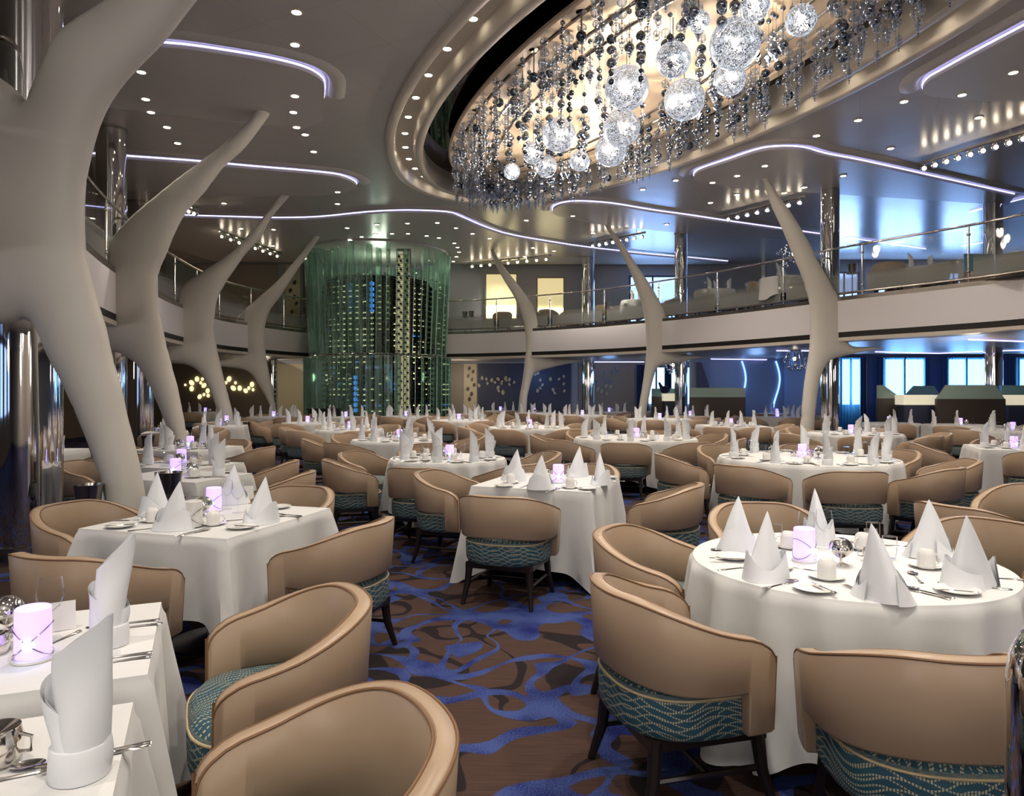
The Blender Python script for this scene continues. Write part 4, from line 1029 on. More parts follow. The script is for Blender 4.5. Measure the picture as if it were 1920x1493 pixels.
g = MB(); g.lathe([(.001, .004), (.045, .003), (.05, .004), (.080, .014), (.082, .016), (.079, .017), (.05, .008), (.001, .007)], 36); PLATE = proto('bread_plate', (g, 'china'))
g = MB(); g.lathe([(.001, .003), (.035, .002), (.040, .004), (.072, .012), (.073, .014), (.04, .008), (.001, .006)], 32); SAUCER = proto('saucer', (g, 'china'))
g = MB(); g.lathe([(.037, 0), (.037, .055), (.034, .070), (.028, .076), (.026, .080), (.024, .080), (.022, .075), (.001, .074)], 32)
CUP = empty('coffee_cup'); g.obj('cup_body', 'china', CUP); g = MB(); g.tube([(.035, 0, .012), (.056, 0, .018), (.062, 0, .036), (.054, 0, .054), (.035, 0, .060)], .0045, 8); g.obj('handle', 'china', CUP); note(CUP)
def stem(prof_bowl, h):
    g = MB(); g.lathe([(.001, .0015), (.033, .0015), (.034, .003), (.006, .008), (.004, .02), (.004, h-.005), (.008, h)], 28); g.lathe(prof_bowl, 32); return g
WINE = proto('wine_glass', (stem([(.006, .085), (.026, .10), (.037, .125), (.038, .150), (.033, .185)], .085), 'glass'))
def _tum():
    g = MB(); g.lathe([(.001, .006), (.026, .004), (.031, .03), (.034, .06), (.033, .105)], 32); g.lathe([(.0315, .105), (.0325, .06), (.029, .03), (.024, .012), (.001, .012)], 32); return g
TUMB = proto('water_glass', (_tum(), 'glass'))
g = MB(); g.lathe([(.040, 0), (.041, .03), (.030, .062), (.010, .080), (.006, .090), (.006, .125), (.012, .135), (.034, .142), (.034, .145), (.001, .146)], 28); UPG = proto('upturned_glass', (g, 'glass'))
CAND = empty('candle_lamp')
g = MB(); g.lathe([(.036, .006), (.040, .03), (.039, .125), (.036, .128), (.034, .124), (.034, .02), (.001, .012)], 32); g.obj('frosted_shade', 'candle', CAND)
g = MB(); g.lathe([(.046, 0), (.046, .006), (.036, .009), (.001, .009)], 28); g.obj('base', 'china', CAND)
g = MB()
for tl in (.75, -.75): g.tube([(.0425*cos(a), .0425*sin(a), .05+.038*sin(a+tl*2)) for a in [2*pi*k/28 for k in range(28)]], .0017, 5, closed=True)
g.obj('wire_wrap', 'chrome', CAND); g = MB(); g.ball((0, -.037, .045), .014, 0, 10, 8); g.obj('flame_glow', 'candle_core', CAND); note(CAND)
CAND2 = empty('candle_lamp')
g = MB(); g.lathe([(.036, .006), (.040, .03), (.039, .125), (.036, .128), (.034, .124), (.034, .02), (.001, .012)], 32); g.obj('frosted_shade', 'china', CAND2)
g = MB()
for tl in (.75, -.75): g.tube([(.0425*cos(a), .0425*sin(a), .055+.038*sin(a+tl*2)) for a in [2*pi*k/28 for k in range(28)]], .0017, 5, closed=True)
g.obj('wire_wrap', 'chrome', CAND2); note(CAND2)
CLO = empty('domed_dish')
g = MB(); g.lathe([(.052, .075)]+[(.052*cos(pi/2*k/9), .075+.050*sin(pi/2*k/9)) for k in range(1, 10)], 36); g.obj('dome', 'chrome', CLO)
g = MB(); g.lathe([(.034, 0), (.034, .004), (.008, .014), (.007, .032), (.03, .045), (.052, .070), (.052, .075), (.001, .075)], 32); g.obj('foot', 'silver', CLO); note(CLO)
POT = empty('sugar_pot')
g = MB(); g.lathe([(.026, 0), (.034, .02), (.036, .04), (.030, .058), (.031, .060), (.001, .05)], 28); g.obj('bowl', 'silver', POT)
g = MB(); g.tube([(.033, 0, .02), (.052, 0, .022), (.054, 0, .045), (.033, 0, .050)], .003, 6); g.obj('handle', 'silver', POT); note(POT)
g = MB(); rnd = random.Random(4)
for k in range(70): a = rnd.uniform(0, 2*pi); z = rnd.uniform(.01, .085); g.ball((.05*cos(a), .05*sin(a), z), .011, 0, 7, 5)
g.lathe([(.046, 0), (.048, .085)], 20); BEADPOT = proto('beaded_bread_basket', (g, 'silver'))
g = MB(); g.lathe([(.014, 0), (.015, .04), (.011, .05)], 16, 1); g.lathe([(.0115, .05), (.012, .062), (.001, .068)], 16, 0); SALT = proto('salt_shaker', (g, ['silver', 'glass']))
g = MB(); g.add([(-.045, -.02, 0), (.045, -.02, 0), (.045, .0, .09), (-.045, .0, .09), (-.045, .02, 0), (.045, .02, 0), (-.045, -.018, 0), (.045, -.018, 0), (.045, .0, .088), (-.045, .0, .088)], [(0, 1, 2, 3), (3, 2, 5, 4), (7, 6, 9, 8)]); CARD = proto('menu_card', (g, 'china'))
def flat(prof, th, mi=0, curve=0):
    # prof: (y, half width) along +y
    g = MB(); rows = []
    for y, w_ in prof: rows.append([(-w_, y, .001), (-w_*.5, y, th), (w_*.5, y, th), (w_, y, .001)])
    g.grid(rows); return g
hand = [(-.11, .006), (-.105, .010), (-.09, .009), (-.06, .005), (-.01, .0035), (.005, .0035)]
g = flat(hand+[(.01, .008), (.03, .0095), (.09, .010), (.108, .006), (.112, .001)], .004); KNIFE = proto('table_knife', (g, 'silver'))
g = flat(hand+[(.02, .004)], .004)
g.add([(.021*sin(2*pi*k/16), .055+.033*-cos(2*pi*k/16), .006) for k in range(16)]+[(.012*sin(2*pi*k/16), .055+.02*-cos(2*pi*k/16), .0015) for k in range(16)], [(k, (k+1) % 16, 16+(k+1) % 16, 16+k) for k in range(16)]+[tuple(range(16, 32))]); SPOON = proto('table_spoon', (g, 'silver'))
g = flat(hand+[(.015, .004), (.03, .011), (.045, .012)], .004)
for k in range(4): x = -.0098+k*.0065; g.box(x-.0016, x+.0016, .044, .095, .002, .005)
FORK = proto('table_fork', (g, 'silver'))
g = flat([(-.08, .005), (-.07, .008), (-.04, .004), (0, .003), (.02, .008), (.06, .009), (.075, .003)], .004); BUTK = proto('butter_knife', (g, 'silver'))
BUCK = empty('ice_bucket'); g = MB(); g.lathe([(.075, 0), (.08, .01), (.105, .20), (.108, .205), (.100, .205), (.074, .02), (.001, .015)], 36); g.obj('pail', 'dull_steel', BUCK)
g = MB(); g.lathe([(.13, -.02), (.13, -.005), (.02, -.006)], 28); g.tube([(0, 0, -.6), (0, 0, -.01)], .014, 8); g.lathe([(.13, -.62), (.13, -.605), (.02, -.6)], 28); g.obj('stand', 'dark_wood', BUCK); note(BUCK)

def cs(v): return v
def side_word(dx, dy):
    a = math.degrees(atan2(dy, dx)) % 360
    return ['right', 'far right', 'far', 'far left', 'left', 'near left', 'near', 'near right'][int((a+22.5)//45) % 8]
LAB = {}
def once(label):
    # two seats that read alike get told apart by a count of neighbours from the left
    LAB[label] = LAB.get(label, 0)+1
    return label
def ware(p, x, y, z, rz, label, cat, group, scale=None):
    return put(p, (x, y, z), rz, label, cat, group, scale)
def setting(tx, ty, ang, R, tname, kind, lvl, seed, seatw, tz=TZ, cone_out=.15):
    """one place setting; ang = direction from the table centre to the guest"""
    rnd = random.Random(seed); ux, uy = cos(ang), sin(ang); vx, vy = -uy, ux
    def pos(r, t): return tx+ux*r+vx*t, ty+uy*r+vy*t
    at_ = '%s seat of %s' % (seatw, tname)
    protos = NC if kind == 'cone' else NT
    x, y = pos(R-cone_out, rnd.uniform(-.01, .01))
    ware(rnd.choice(protos), x, y, tz, rnd.uniform(0, 6.28) if kind != 'cone' else ang+pi/2+rnd.uniform(-.3, .3), ('cone folded white napkin, ' if kind == 'cone' else 'tall white napkin, ')+at_, 'napkin', 'folded napkins on '+tname)
    if lvl >= 1:
        x, y = pos(R-.15, .22); ware(PLATE, x, y, tz, 0, 'white bread plate, '+at_, 'plate', 'bread plates on '+tname)
        x, y = pos(R-.30, -.17); ware(SAUCER, x, y, tz, 0, 'white saucer, '+at_, 'saucer', 'saucers on '+tname)
        ware(CUP, x, y, tz+.006, rnd.uniform(0, 6.28), 'upturned coffee cup, '+at_, 'cup', 'coffee cups on '+tname)
        x, y = pos(R-.36, -.02); ware(rnd.choice((WINE, TUMB)), x, y, tz, 0, 'clear drinking glass, '+at_, 'glass', 'glasses on '+tname)
    if lvl >= 2:
        rz = ang+pi/2
        x, y = pos(R-.14, -.115); ware(KNIFE, x, y, tz, rz, 'silver table knife, '+at_, 'knife', 'knives on '+tname)
        x, y = pos(R-.14, -.145); ware(SPOON, x, y, tz, rz, 'silver table spoon, '+at_, 'spoon', 'spoons on '+tname)
        x, y = pos(R-.14, .115); ware(FORK, x, y, tz, rz, 'silver table fork, '+at_, 'fork', 'forks on '+tname)
        x, y = pos(R-.15, .235); ware(BUTK, x, y, tz+.017, rz+.9, 'butter knife, '+at_, 'knife', 'butter knives on '+tname)
def centre(tx, ty, tname, seed, lvl, tz=TZ):
    rnd = random.Random(seed); a0 = rnd.uniform(0, 6.28); s = .10
    q = lambda k, r=s: (tx+r*cos(a0+k), ty+r*sin(a0+k))
    x, y = q(4.2, .05); ware(CAND, x, y, tz, 0, 'glowing lavender candle lamp at the centre of '+tname, 'candle lamp', 'lavender candle lamps', 1.2)
    x, y = q(1.0, .12); ware(CLO, x, y, tz, 0, 'small silver domed dish at the centre of '+tname, 'dish', 'silver domed dishes')
    if lvl >= 1:
        x, y = q(2.6, .15); ware(BEADPOT, x, y, tz, 0, 'pebbly silver basket on '+tname, 'basket', 'pebbly silver baskets')
        x, y = q(5.6, .16); ware(SALT, x, y, tz, 0, 'small shaker by the candle on '+tname, 'shaker', 'small shakers')
        x, y = q(3.6, .19); ware(POT, x, y, tz, rnd.uniform(0, 6), 'silver sugar pot on '+tname, 'pot', 'silver sugar pots')
    x, y = q(.2, .2); ware(UPG, x, y, tz, 0, 'upturned stemmed glass near the centre of '+tname, 'glass', 'upturned glasses')
def pin(x, y, watts=60, r=.55):
    # the ceiling spot that picks out a table: the nearest downlight on the real ceiling
    best = min(DLW+[(p.x, p.y, 6.5) for p in RING], key=lambda c: (c[0]-x)**2+(c[1]-y)**2)
    L = sqrt((best[0]-x)**2+(best[1]-y)**2+5.7**2); spot((best[0], best[1], best[2]-.13), (x, y, .76), watts*1.35*L*L/33, math.degrees(2*math.atan(r/L)), 1, (1, .95, .90), .04)

# ---- the five near tables
N1, N2, N3, N4, N5 = 'the left front table', 'the nearest lower left table', 'the square table by the first rib', 'the square table at mid picture', 'the big round table at right front'
a1 = radians(23.3)
def axes(a): return Vector((cos(a), sin(a))), Vector((-sin(a), cos(a)))
u, v = axes(a1)
c1 = Vector((-1.31, 2.69))-u*.50-v*.372
table(c1.x, c1.y, a1, 's', (.50, .372), N1, 1, .56)
c2 = Vector((-.962, 1.829))-u*.50-v*.372
table(c2.x, c2.y, a1, 's', (.50, .372), N2, 2, .56)
def W(px, py, z=TZ): return at(px, py, z)[:2]
G1, G2 = ' on '+N1, ' on '+N2
def w_(p, px, py, rz, lab, cat, grp=None, z=TZ, sc_=None):
    x, y = W(px, py, z); return put(p, (x, y, z), rz, lab, cat, grp, sc_)
w_(NT[0], 206, 1208, .5+pi, 'tall rolled white napkin standing at the far right of '+N1, 'napkin', 'tall napkins'+G1, sc_=1.0)
w_(NT[1], 150, 1452, .2, 'tall rolled white napkin in front, rising over '+N2, 'napkin', 'tall napkins'+G2, sc_=1.05)
w_(CAND, 62, 1236, .3, 'glowing lavender candle lamp on '+N1, 'candle lamp', 'lavender candle lamps', sc_=1.2)
w_(WINE, 94, 1200, 0, 'clear wine glass behind the lavender candle on '+N1, 'glass', None, sc_=1.05)
w_(CLO, 12, 1190, 0, 'silver domed dish at the far left of '+N1, 'dish', 'silver domed dishes')
w_(SALT, 22, 1214, 0, 'clear shaker beside the candle on '+N1, 'shaker', 'small shakers'); w_(SALT, 34, 1206, 0, 'second clear shaker beside the candle on '+N1, 'shaker', 'small shakers')
w_(CARD, 112, 1180, .6, 'small grey folded card beside the wine glass on '+N1, 'card')
w_(POT, -6, 1225, 1, 'silver sugar pot at the left picture edge on '+N1, 'pot', 'silver sugar pots')
w_(FORK, 102, 1205, pi+a1-.55, 'silver fork right of the candle on '+N1, 'fork', 'cutlery'+G1)
for k, (x, y) in enumerate(((232, 1170), (236, 1178))): w_((KNIFE, SPOON)[k], x, y, a1+pi/2+.05*k, 'silver %s lying behind the far tall napkin on %s' % (('knife', 'spoon')[k], N1), ('knife', 'spoon')[k], 'cutlery'+G1)
for k, (x, y) in enumerate(((208, 1234), (204, 1243))): w_((KNIFE, SPOON)[k], x, y, a1+pi/2+.05*k, 'silver %s at the near right edge of %s' % (('knife', 'spoon')[k], N1), ('knife', 'spoon')[k], 'cutlery'+G1)
w_(SPOON, 110, 1428, a1+pi/2, 'large silver spoon left of the tall napkin on '+N2, 'spoon', 'cutlery'+G2)
w_(KNIFE, 78, 1448, a1-pi/2+.05, 'silver knife pointing left on '+N2, 'knife', 'cutlery'+G2)
w_(KNIFE, 178, 1415, a1+pi/2+.1, 'silver knife right of the tall napkin on '+N2, 'knife', 'cutlery'+G2); w_(FORK, 176, 1424, a1+pi/2+.22, 'silver fork right of the tall napkin on '+N2, 'fork', 'cutlery'+G2)
w_(POT, -2, 1432, 0, 'silver pot cut by the left edge on '+N2, 'pot', 'silver sugar pots', sc_=1.3)
chair(-.84, 2.55, 204.6, 'tan tub chair at the right side of '+N1, 'chairs at the left front tables')
chair(-.46, 1.58, 204.6, 'nearest tan tub chair, its rim filling the lower left middle', 'chairs at the left front tables')

# table 3
a3 = radians(-16.7); u, v = axes(a3); c3 = Vector((-1.515, 3.82))-u*.5+v*.52
table(c3.x, c3.y, a3, 's', (.5, .52), N3, 3, .42)
for du, dv, ang, wd in ((-.93, 0, -17, 'left'), (.06, -.93, 74, 'near'), (.84, 0, 163, 'right'), (-.13, .93, 254, 'far')):
    p = c3+u*du+v*dv; chair(p.x, p.y, ang, 'tan tub chair at the %s side of %s' % (wd, N3), 'chairs at '+N3)
G3 = ' on '+N3
for i, (px, py, nm) in enumerate(((292, 966, 'far left'), (325, 992, 'near left'), (437, 944, 'far right'), (490, 980, 'near right'))):
    w_(NC[i % 4], px, py, a3+.4*i, '%s cone folded white napkin on %s' % (nm, N3), 'napkin', 'cone napkins'+G3, sc_=.98)
for px, py, nm in ((225, 989, 'left'), (452, 991, 'front'), (522, 953, 'right'), (385, 940, 'far')): w_(PLATE, px, py, 0, 'white bread plate at the %s of %s' % (nm, N3), 'plate', 'bread plates'+G3)
for px, py, nm in ((286, 978, 'left'), (400, 984, 'middle')):
    w_(SAUCER, px, py, 0, 'white saucer at the %s of %s' % (nm, N3), 'saucer', 'saucers'+G3); w_(CUP, px, py, 3.6 if px < 300 else .2, 'upturned white coffee cup at the %s of %s' % (nm, N3), 'cup', 'coffee cups'+G3, TZ+.006)
w_(CAND, 401, 958, 0, 'glowing lavender candle lamp on '+N3, 'candle lamp', 'lavender candle lamps', sc_=1.2)
w_(CAND2, 363, 989, 0, 'unlit white candle lamp on '+N3, 'candle lamp', 'lavender candle lamps', sc_=1.2)
w_(CLO, 382, 968, 0, 'silver domed dish on '+N3, 'dish', 'silver domed dishes')
for px, py, p, nm in ((342, 955, TUMB, 'left'), (367, 962, TUMB, 'middle'), (425, 955, WINE, 'far right'), (446, 962, WINE, 'near right')): w_(p, px, py, 0, 'clear glass, %s of centre on %s' % (nm, N3), 'glass', 'glasses'+G3)
w_(CARD, 463, 935, .5, 'white folded card behind the right napkins of '+N3, 'card'); w_(POT, 340, 972, 0, 'silver sugar pot on '+N3, 'pot', 'silver sugar pots')
for px, py, p, rz, nm in ((362, 1000, KNIFE, -.5, 'front knife'), (368, 996, FORK, -.45, 'front fork'), (280, 992, SPOON, -.9, 'left spoon'), (245, 976, KNIFE, 1.7, 'far left knife'), (455, 975, SPOON, -1.1, 'middle spoon'), (535, 969, KNIFE, 1.3, 'right knife'), (540, 966, FORK, 1.2, 'right fork')):
    w_(p, px, py, rz, 'silver %s on %s' % (nm, N3), nm.split()[-1], 'cutlery'+G3)
w_(BUTK, 229, 985, -1.2, 'butter knife on the left plate of '+N3, 'knife', 'cutlery'+G3, TZ+.017); w_(BUTK, 462, 987, 1.4, 'butter knife on the front plate of '+N3, 'knife', 'cutlery'+G3, TZ+.017)

# table 4
a4 = radians(-20.4); u, v = axes(a4); c4 = Vector((.6, 5.56))-u*.5+v*.53
table(c4.x, c4.y, a4, 's', (.5, .53), N4, 4, .60)
for du, dv, ang, wd in ((-.95, .05, -20, 'left'), (-.02, -.92, 70, 'near'), (.98, -.05, 158, 'right'), (.05, .95, 250, 'far')):
    p = c4+u*du+v*dv; chair(p.x, p.y, ang, 'tan tub chair at the %s side of %s' % (wd, N4), 'chairs at '+N4)
G4 = ' on '+N4
for i, (px, py, nm) in enumerate(((963, 900, 'left'), (1014, 917, 'near'), (1083, 893, 'far'), (1127, 908, 'right'))):
    w_(NC[(i+1) % 4], px, py, a4+.5*i, '%s cone folded white napkin on %s' % (nm, N4), 'napkin', 'cone napkins'+G4)
for px, py, nm in ((945, 913, 'left'), (1103, 918, 'right front'), (1141, 897, 'right'), (1075, 886, 'far')): w_(PLATE, px, py, 0, 'white bread plate at the %s of %s' % (nm, N4), 'plate', 'bread plates'+G4)
for px, py, nm in ((958, 906, 'left'), (1069, 915, 'right')):
    w_(SAUCER, px, py, 0, 'white saucer at the %s of %s' % (nm, N4), 'saucer', 'saucers'+G4); w_(CUP, px, py, 2 if px < 1000 else .4, 'upturned white coffee cup at the %s of %s' % (nm, N4), 'cup', 'coffee cups'+G4, TZ+.006)
w_(CAND, 1047, 905, 0, 'glowing lavender candle lamp on '+N4, 'candle lamp', 'lavender candle lamps', sc_=1.2); w_(SALT, 1031, 905, 0, 'small shaker beside the candle on '+N4, 'shaker', 'small shakers')
w_(TUMB, 988, 888, 0, 'clear rounded glass left of centre on '+N4, 'glass', 'glasses'+G4); w_(WINE, 1012, 885, 0, 'clear wine glass behind the near napkin of '+N4, 'glass', 'glasses'+G4); w_(TUMB, 1063, 886, 0, 'clear glass behind the candle on '+N4, 'glass', 'glasses'+G4)
w_(POT, 1025, 893, 0, 'silver sugar pot on '+N4, 'pot', 'silver sugar pots')
for px, py, p, rz, nm in ((1040, 918, SPOON, -.5, 'front spoon'), (1034, 920, KNIFE, -.5, 'front knife'), (985, 912, FORK, -.4, 'left fork'), (1148, 902, KNIFE, 1.2, 'right knife')): w_(p, px, py, rz, 'silver %s on %s' % (nm, N4), nm.split()[-1], 'cutlery'+G4)
w_(BUTK, 947, 910, -1.2, 'butter knife on the left plate of '+N4, 'knife', 'cutlery'+G4, TZ+.017); w_(BUTK, 1106, 915, -1.5, 'butter knife on the right front plate of '+N4, 'knife', 'cutlery'+G4, TZ+.017)

# table 5
c5 = Vector((1.53, 3.32)); table(c5.x, c5.y, .3, 'r', .675, N5, 5, .66); G5 = ' on '+N5
for x, y, ang, wd in ((.655, 2.86, 15, 'near left'), (1.33, 2.33, 86, 'near'), (.77, 3.80, -28, 'far left'), (1.62, 4.55, 268, 'far'), (2.60, 4.02, 215, 'far right'), (2.50, 2.95, 165, 'right')):
    chair(x, y, ang, 'tan tub chair at the %s side of %s' % (wd, N5), 'chairs at '+N5)
for i, (px, py, nm, s_) in enumerate(((1385, 1030, 'far left', .95), (1436, 1083, 'near left', 1.0), (1533, 1015, 'far', 1.0), (1655, 1122, 'nearest', 1.02), (1742, 1045, 'far right', 1.0), (1818, 1098, 'near right', 1.05))):
    w_(NC[i % 4], px, py, .7*i, '%s cone folded white napkin on %s' % (nm, N5), 'napkin', 'cone napkins'+G5, sc_=s_)
for px, py, nm in ((1527, 1108, 'front'), (1375, 1048, 'left'), (1795, 1111, 'right front'), (1625, 1020, 'far')): w_(PLATE, px, py, 0, 'white bread plate at the %s of %s' % (nm, N5), 'plate', 'bread plates'+G5)
for px, py, nm, rz in ((1550, 1085, 'near centre', 1.6), (1737, 1064, 'right', .1), (1618, 1030, 'far right', 3.6), (1478, 1027, 'far left', 3), (1455, 1066, 'left', 3)):
    w_(SAUCER, px, py, 0, 'white saucer at the %s of %s' % (nm, N5), 'saucer', 'saucers'+G5); w_(CUP, px, py, rz, 'upturned white coffee cup at the %s of %s' % (nm, N5), 'cup', 'coffee cups'+G5, TZ+.006)
w_(CAND, 1508, 1052, .5, 'glowing lavender candle lamp on '+N5, 'candle lamp', 'lavender candle lamps', sc_=1.2)
w_(CLO, 1577, 1060, 0, 'silver domed dish behind the white cup on '+N5, 'dish', 'silver domed dishes'); w_(POT, 1632, 1052, 2.9, 'silver sugar pot behind the nearest napkin of '+N5, 'pot', 'silver sugar pots')
for px, py, p, nm in ((1455, 1022, TUMB, 'far left'), (1545, 1030, WINE, 'far middle'), (1512, 1035, WINE, 'middle left'), (1637, 1018, TUMB, 'far right'), (1668, 1048, TUMB, 'right')): w_(p, px, py, 0, 'clear glass at the %s of %s' % (nm, N5), 'glass', 'glasses'+G5)
for px, py, p, rz, nm in ((1462, 1097, KNIFE, -1.05, 'near left knife'), (1470, 1095, SPOON, -1.0, 'near left spoon'), (1610, 1110, FORK, .15, 'front fork'), (1727, 1112, KNIFE, .55, 'front knife'), (1735, 1110, SPOON, .55, 'front spoon'), (1495, 1066, SPOON, .9, 'middle spoon'), (1717, 1082, SPOON, -.3, 'right spoon'),
                         (1365, 1032, SPOON, 1.6, 'far left spoon'), (1385, 1066, KNIFE, -1.2, 'left knife'), (1815, 1096, KNIFE, 1.35, 'near right knife'), (1838, 1102, FORK, 1.25, 'near right fork'), (1868, 1085, KNIFE, 1.3, 'right edge knife'), (1700, 1025, KNIFE, 1.4, 'far right knife')):
    w_(p, px, py, rz, 'silver %s on %s' % (nm, N5), nm.split()[-1], 'cutlery'+G5)
w_(BUTK, 1545, 1103, .2, 'butter knife on the front plate of '+N5, 'knife', 'cutlery'+G5, TZ+.017); w_(BUTK, 1362, 1048, 1.4, 'butter knife on the left plate of '+N5, 'knife', 'cutlery'+G5, TZ+.017); w_(BUTK, 1790, 1108, 1.2, 'butter knife on the right front plate of '+N5, 'knife', 'cutlery'+G5, TZ+.017)

# loose chairs whose tables lie outside the view
chair(3.12, 4.85, 25, 'tan tub chair seen from outside, back right of the big round table', 'chairs of tables beyond the right edge')
chair(4.0, 5.55, 215, 'tan tub chair at the right edge, behind the big round table', 'chairs of tables beyond the right edge')

# ---- the remaining tables: x, depth, shape, size, turn, seats, first seat angle, napkin kind, level, name
MID = [
 (-3.05, 6.62, 's', (.50, .37), -18, [0], 't', 2, 'the two-seat table behind the rib leg'),
 (-3.50, 7.62, 's', (.50, .37), -18, [0, 180], 't', 2, 'the farther two-seat table behind the rib'),
 (-4.40, 9.75, 's', (.52, .50), -12, [-12, 80, 168, 258], 't', 2, 'the square table beside the second rib'),
 (-.74, 8.30, 'r', .66, 10, [262, 205, 160, 110, 20, 310], 't', 2, 'the round table left of mid picture'),
 (-1.82, 11.4, 'r', .70, 10, [240, 195, 300, 20, 80, 140], 't', 1, 'the glaring white round table left of centre'),
 (-3.25, 14.4, 'r', .66, 0, [180, 235, 290, 350, 60, 120], 't', 1, 'the round table before the tower, left'),
 (3.42, 8.35, 'r', .98, 0, [225, 262, 300, 340, 25, 70, 115, 175], 't', 2, 'the large round table right of centre'),
 (2.02, 11.8, 'r', .98, 0, [215, 255, 295, 335, 20, 70, 120, 170], 't', 1, 'the wide round table at mid right'),
 (.36, 15.1, 'r', .84, 0, [205, 250, 300, 345, 40, 90, 145], 't', 1, 'the wide round table at mid distance'),
 (-1.34, 18.6, 'r', .74, 0, [200, 250, 300, 350, 50, 110], 't', 1, 'the round table right of the tower foot'),
 (-3.1, 21.2, 'r', .74, 0, [210, 260, 310, 0, 90, 150], 't', 0, 'the far table at the tower foot, right'),
 (-4.75, 20.6, 'r', .62, 0, [180, 240, 300, 0], 't', 0, 'the far table at the tower foot, left'),
 (-4.85, 17.2, 'r', .62, 0, [200, 260, 320, 20, 90], 't', 0, 'the small round table left of the tower'),
 (-6.85, 20.8, 'r', .78, 0, [200, 250, 300, 350, 60, 120], 't', 0, 'the round table by the fourth rib foot'),
 (-6.95, 17.4, 's', (.42, .42), 0, [0, 270], 't', 0, 'the small table between two left ribs'),
 (-6.45, 13.4, 's', (.36, .36), 20, [20, 290], 't', 0, 'the tiny table left of the second rib'),
 (-6.3, 15.6, 's', (.5, .5), 15, [10, 190, 280], 't', 0, 'the table between second and third ribs'),
 (-10.6, 25.0, 'r', .7, 0, [210, 270, 330], 't', 0, 'the far table before the oval lamps'),
 (-1.45, 22.9, 'r', .62, 0, [210, 270, 330, 60], 't', 0, 'the far table before the cream panel'),
 (.75, 24.0, 'r', .66, 0, [210, 260, 310, 0, 90], 't', 0, 'the far table beside the thin rib foot'),
 (-.4, 26.6, 'r', .6, 0, [230, 290, 0], 't', 0, 'the farthest table before the navy wall'),
 (2.15, 22.1, 'r', .72, 0, [200, 250, 300, 350, 60, 130], 't', 0, 'the far table right of the thin rib'),
 (3.95, 19.3, 'r', .84, 0, [200, 250, 300, 350, 60, 130], 't', 0, 'the far table left of the middle rib'),
 (3.4, 25.0, 'r', .66, 0, [230, 290, 0], 't', 0, 'the far table before the taupe panel'),
 (5.2, 21.2, 'r', .7, 0, [215, 270, 330, 10], 't', 0, 'the far table right of the middle rib'),
 (4.82, 15.7, 's', (.62, .62), 4, [184, 240, 275, 320, 4], 't', 1, 'the square table at right middle distance'),
 (7.6, 20.6, 'r', .7, 0, [215, 270, 330, 20], 't', 0, 'the table behind the rightmost rib'),
 (8.7, 23.6, 'r', .6, 0, [230, 300], 't', 0, 'the dim table before the blue bay wall'),
 (6.15, 12.95, 'r', .80, 0, [200, 250, 300, 345, 45, 110], 't', 1, 'the round table before the rightmost rib'),
 (8.9, 16.9, 'r', .62, 0, [250, 300], 't', 1, 'the lit table right of the rightmost rib'),
 (10.0, 16.0, 'r', .78, 0, [180, 230, 300, 350], 't', 1, 'the table below the screens at far right'),
 (6.85, 9.78, 's', (.52, .52), -21, [69, 159, 249, -21], 't', 2, 'the square table cut by the right edge'),
 (11.2, 18.6, 'r', .62, 0, [200, 270], 't', 0, 'the dim table touching the screens'),
 (9.7, 14.0, 'r', .66, 0, [200, 270, 340], 't', 0, 'the right edge table below the balcony'),
 (-6.2, 9.3, 's', (.5, .4), 0, [0, 180], 't', 0, 'the table behind the chrome column at left'),
]
CH_AT = [(o.location.x, o.location.y) for o in COL.objects if o.name.startswith('dining_chair')]
TB_AT = [(m_[0], m_[1], m_[3] if m_[2] == 'r' else max(m_[3])) for m_ in MID]+[(c4.x, c4.y, .52), (c5.x, c5.y, .68), (c3.x, c3.y, .52)]
PILLARS = [(X(a_, d_), d_) for a_, d_ in ((57, 6.75), (209, 13.5), (261, 18.8), (268, 14.6), (1103, 26.2), (1277, 22.6), (1556, 17.3), (1862, 18.6), (1507, 16.4), (1199, 21.3), (445, 17.9), (353, 12.5), (266, 5.9))]
for i, (x, y, sh, sz, rot, seats, kd, lvl, nm) in enumerate(MID):
    table(x, y, radians(rot), sh, sz, nm, 30+i, .58 if sh == 's' else .62)
    R = sz if sh == 'r' else None
    far = y > 12.5
    for j, sa in enumerate(seats):
        a = radians(sa)
        if sh == 's': loc = a-radians(rot); R_ = sz[0] if abs(cos(loc)) > .7 else sz[1]
        else: R_ = R
        wd = side_word(cos(a), sin(a)); dup = [side_word(cos(radians(q)), sin(radians(q))) for q in seats]
        if dup.count(wd) > 1: wd = ('left-hand ' if j == min([k for k in range(len(seats)) if dup[k] == wd], key=lambda k: cos(radians(seats[k]))) else 'right-hand ')+wd
        rd = R_+.40+(.03 if j % 2 else 0)
        qx, qy = x+rd*cos(a), y+rd*sin(a)
        free = all((qx-p)**2+(qy-q)**2 > .56**2 for p, q in CH_AT) and all((qx-p)**2+(qy-q)**2 > (r_+.30)**2 for p, q, r_ in TB_AT if abs(p-x)+abs(q-y) > .05) and all((qx-p)**2+(qy-q)**2 > .5**2 for p, q in PILLARS)
        if free:
            CH_AT.append((qx, qy))
            chair(qx, qy, sa+180+random.uniform(-7, 7), 'tan tub chair, %s of %s' % (wd, nm), 'chairs at '+nm, far)
        setting(x, y, a, R_, nm, 'tall', lvl if y < 16 else 0, 100*i+j, wd)
    centre(x, y, nm, 500+i, 1 if y < 16 else 0)
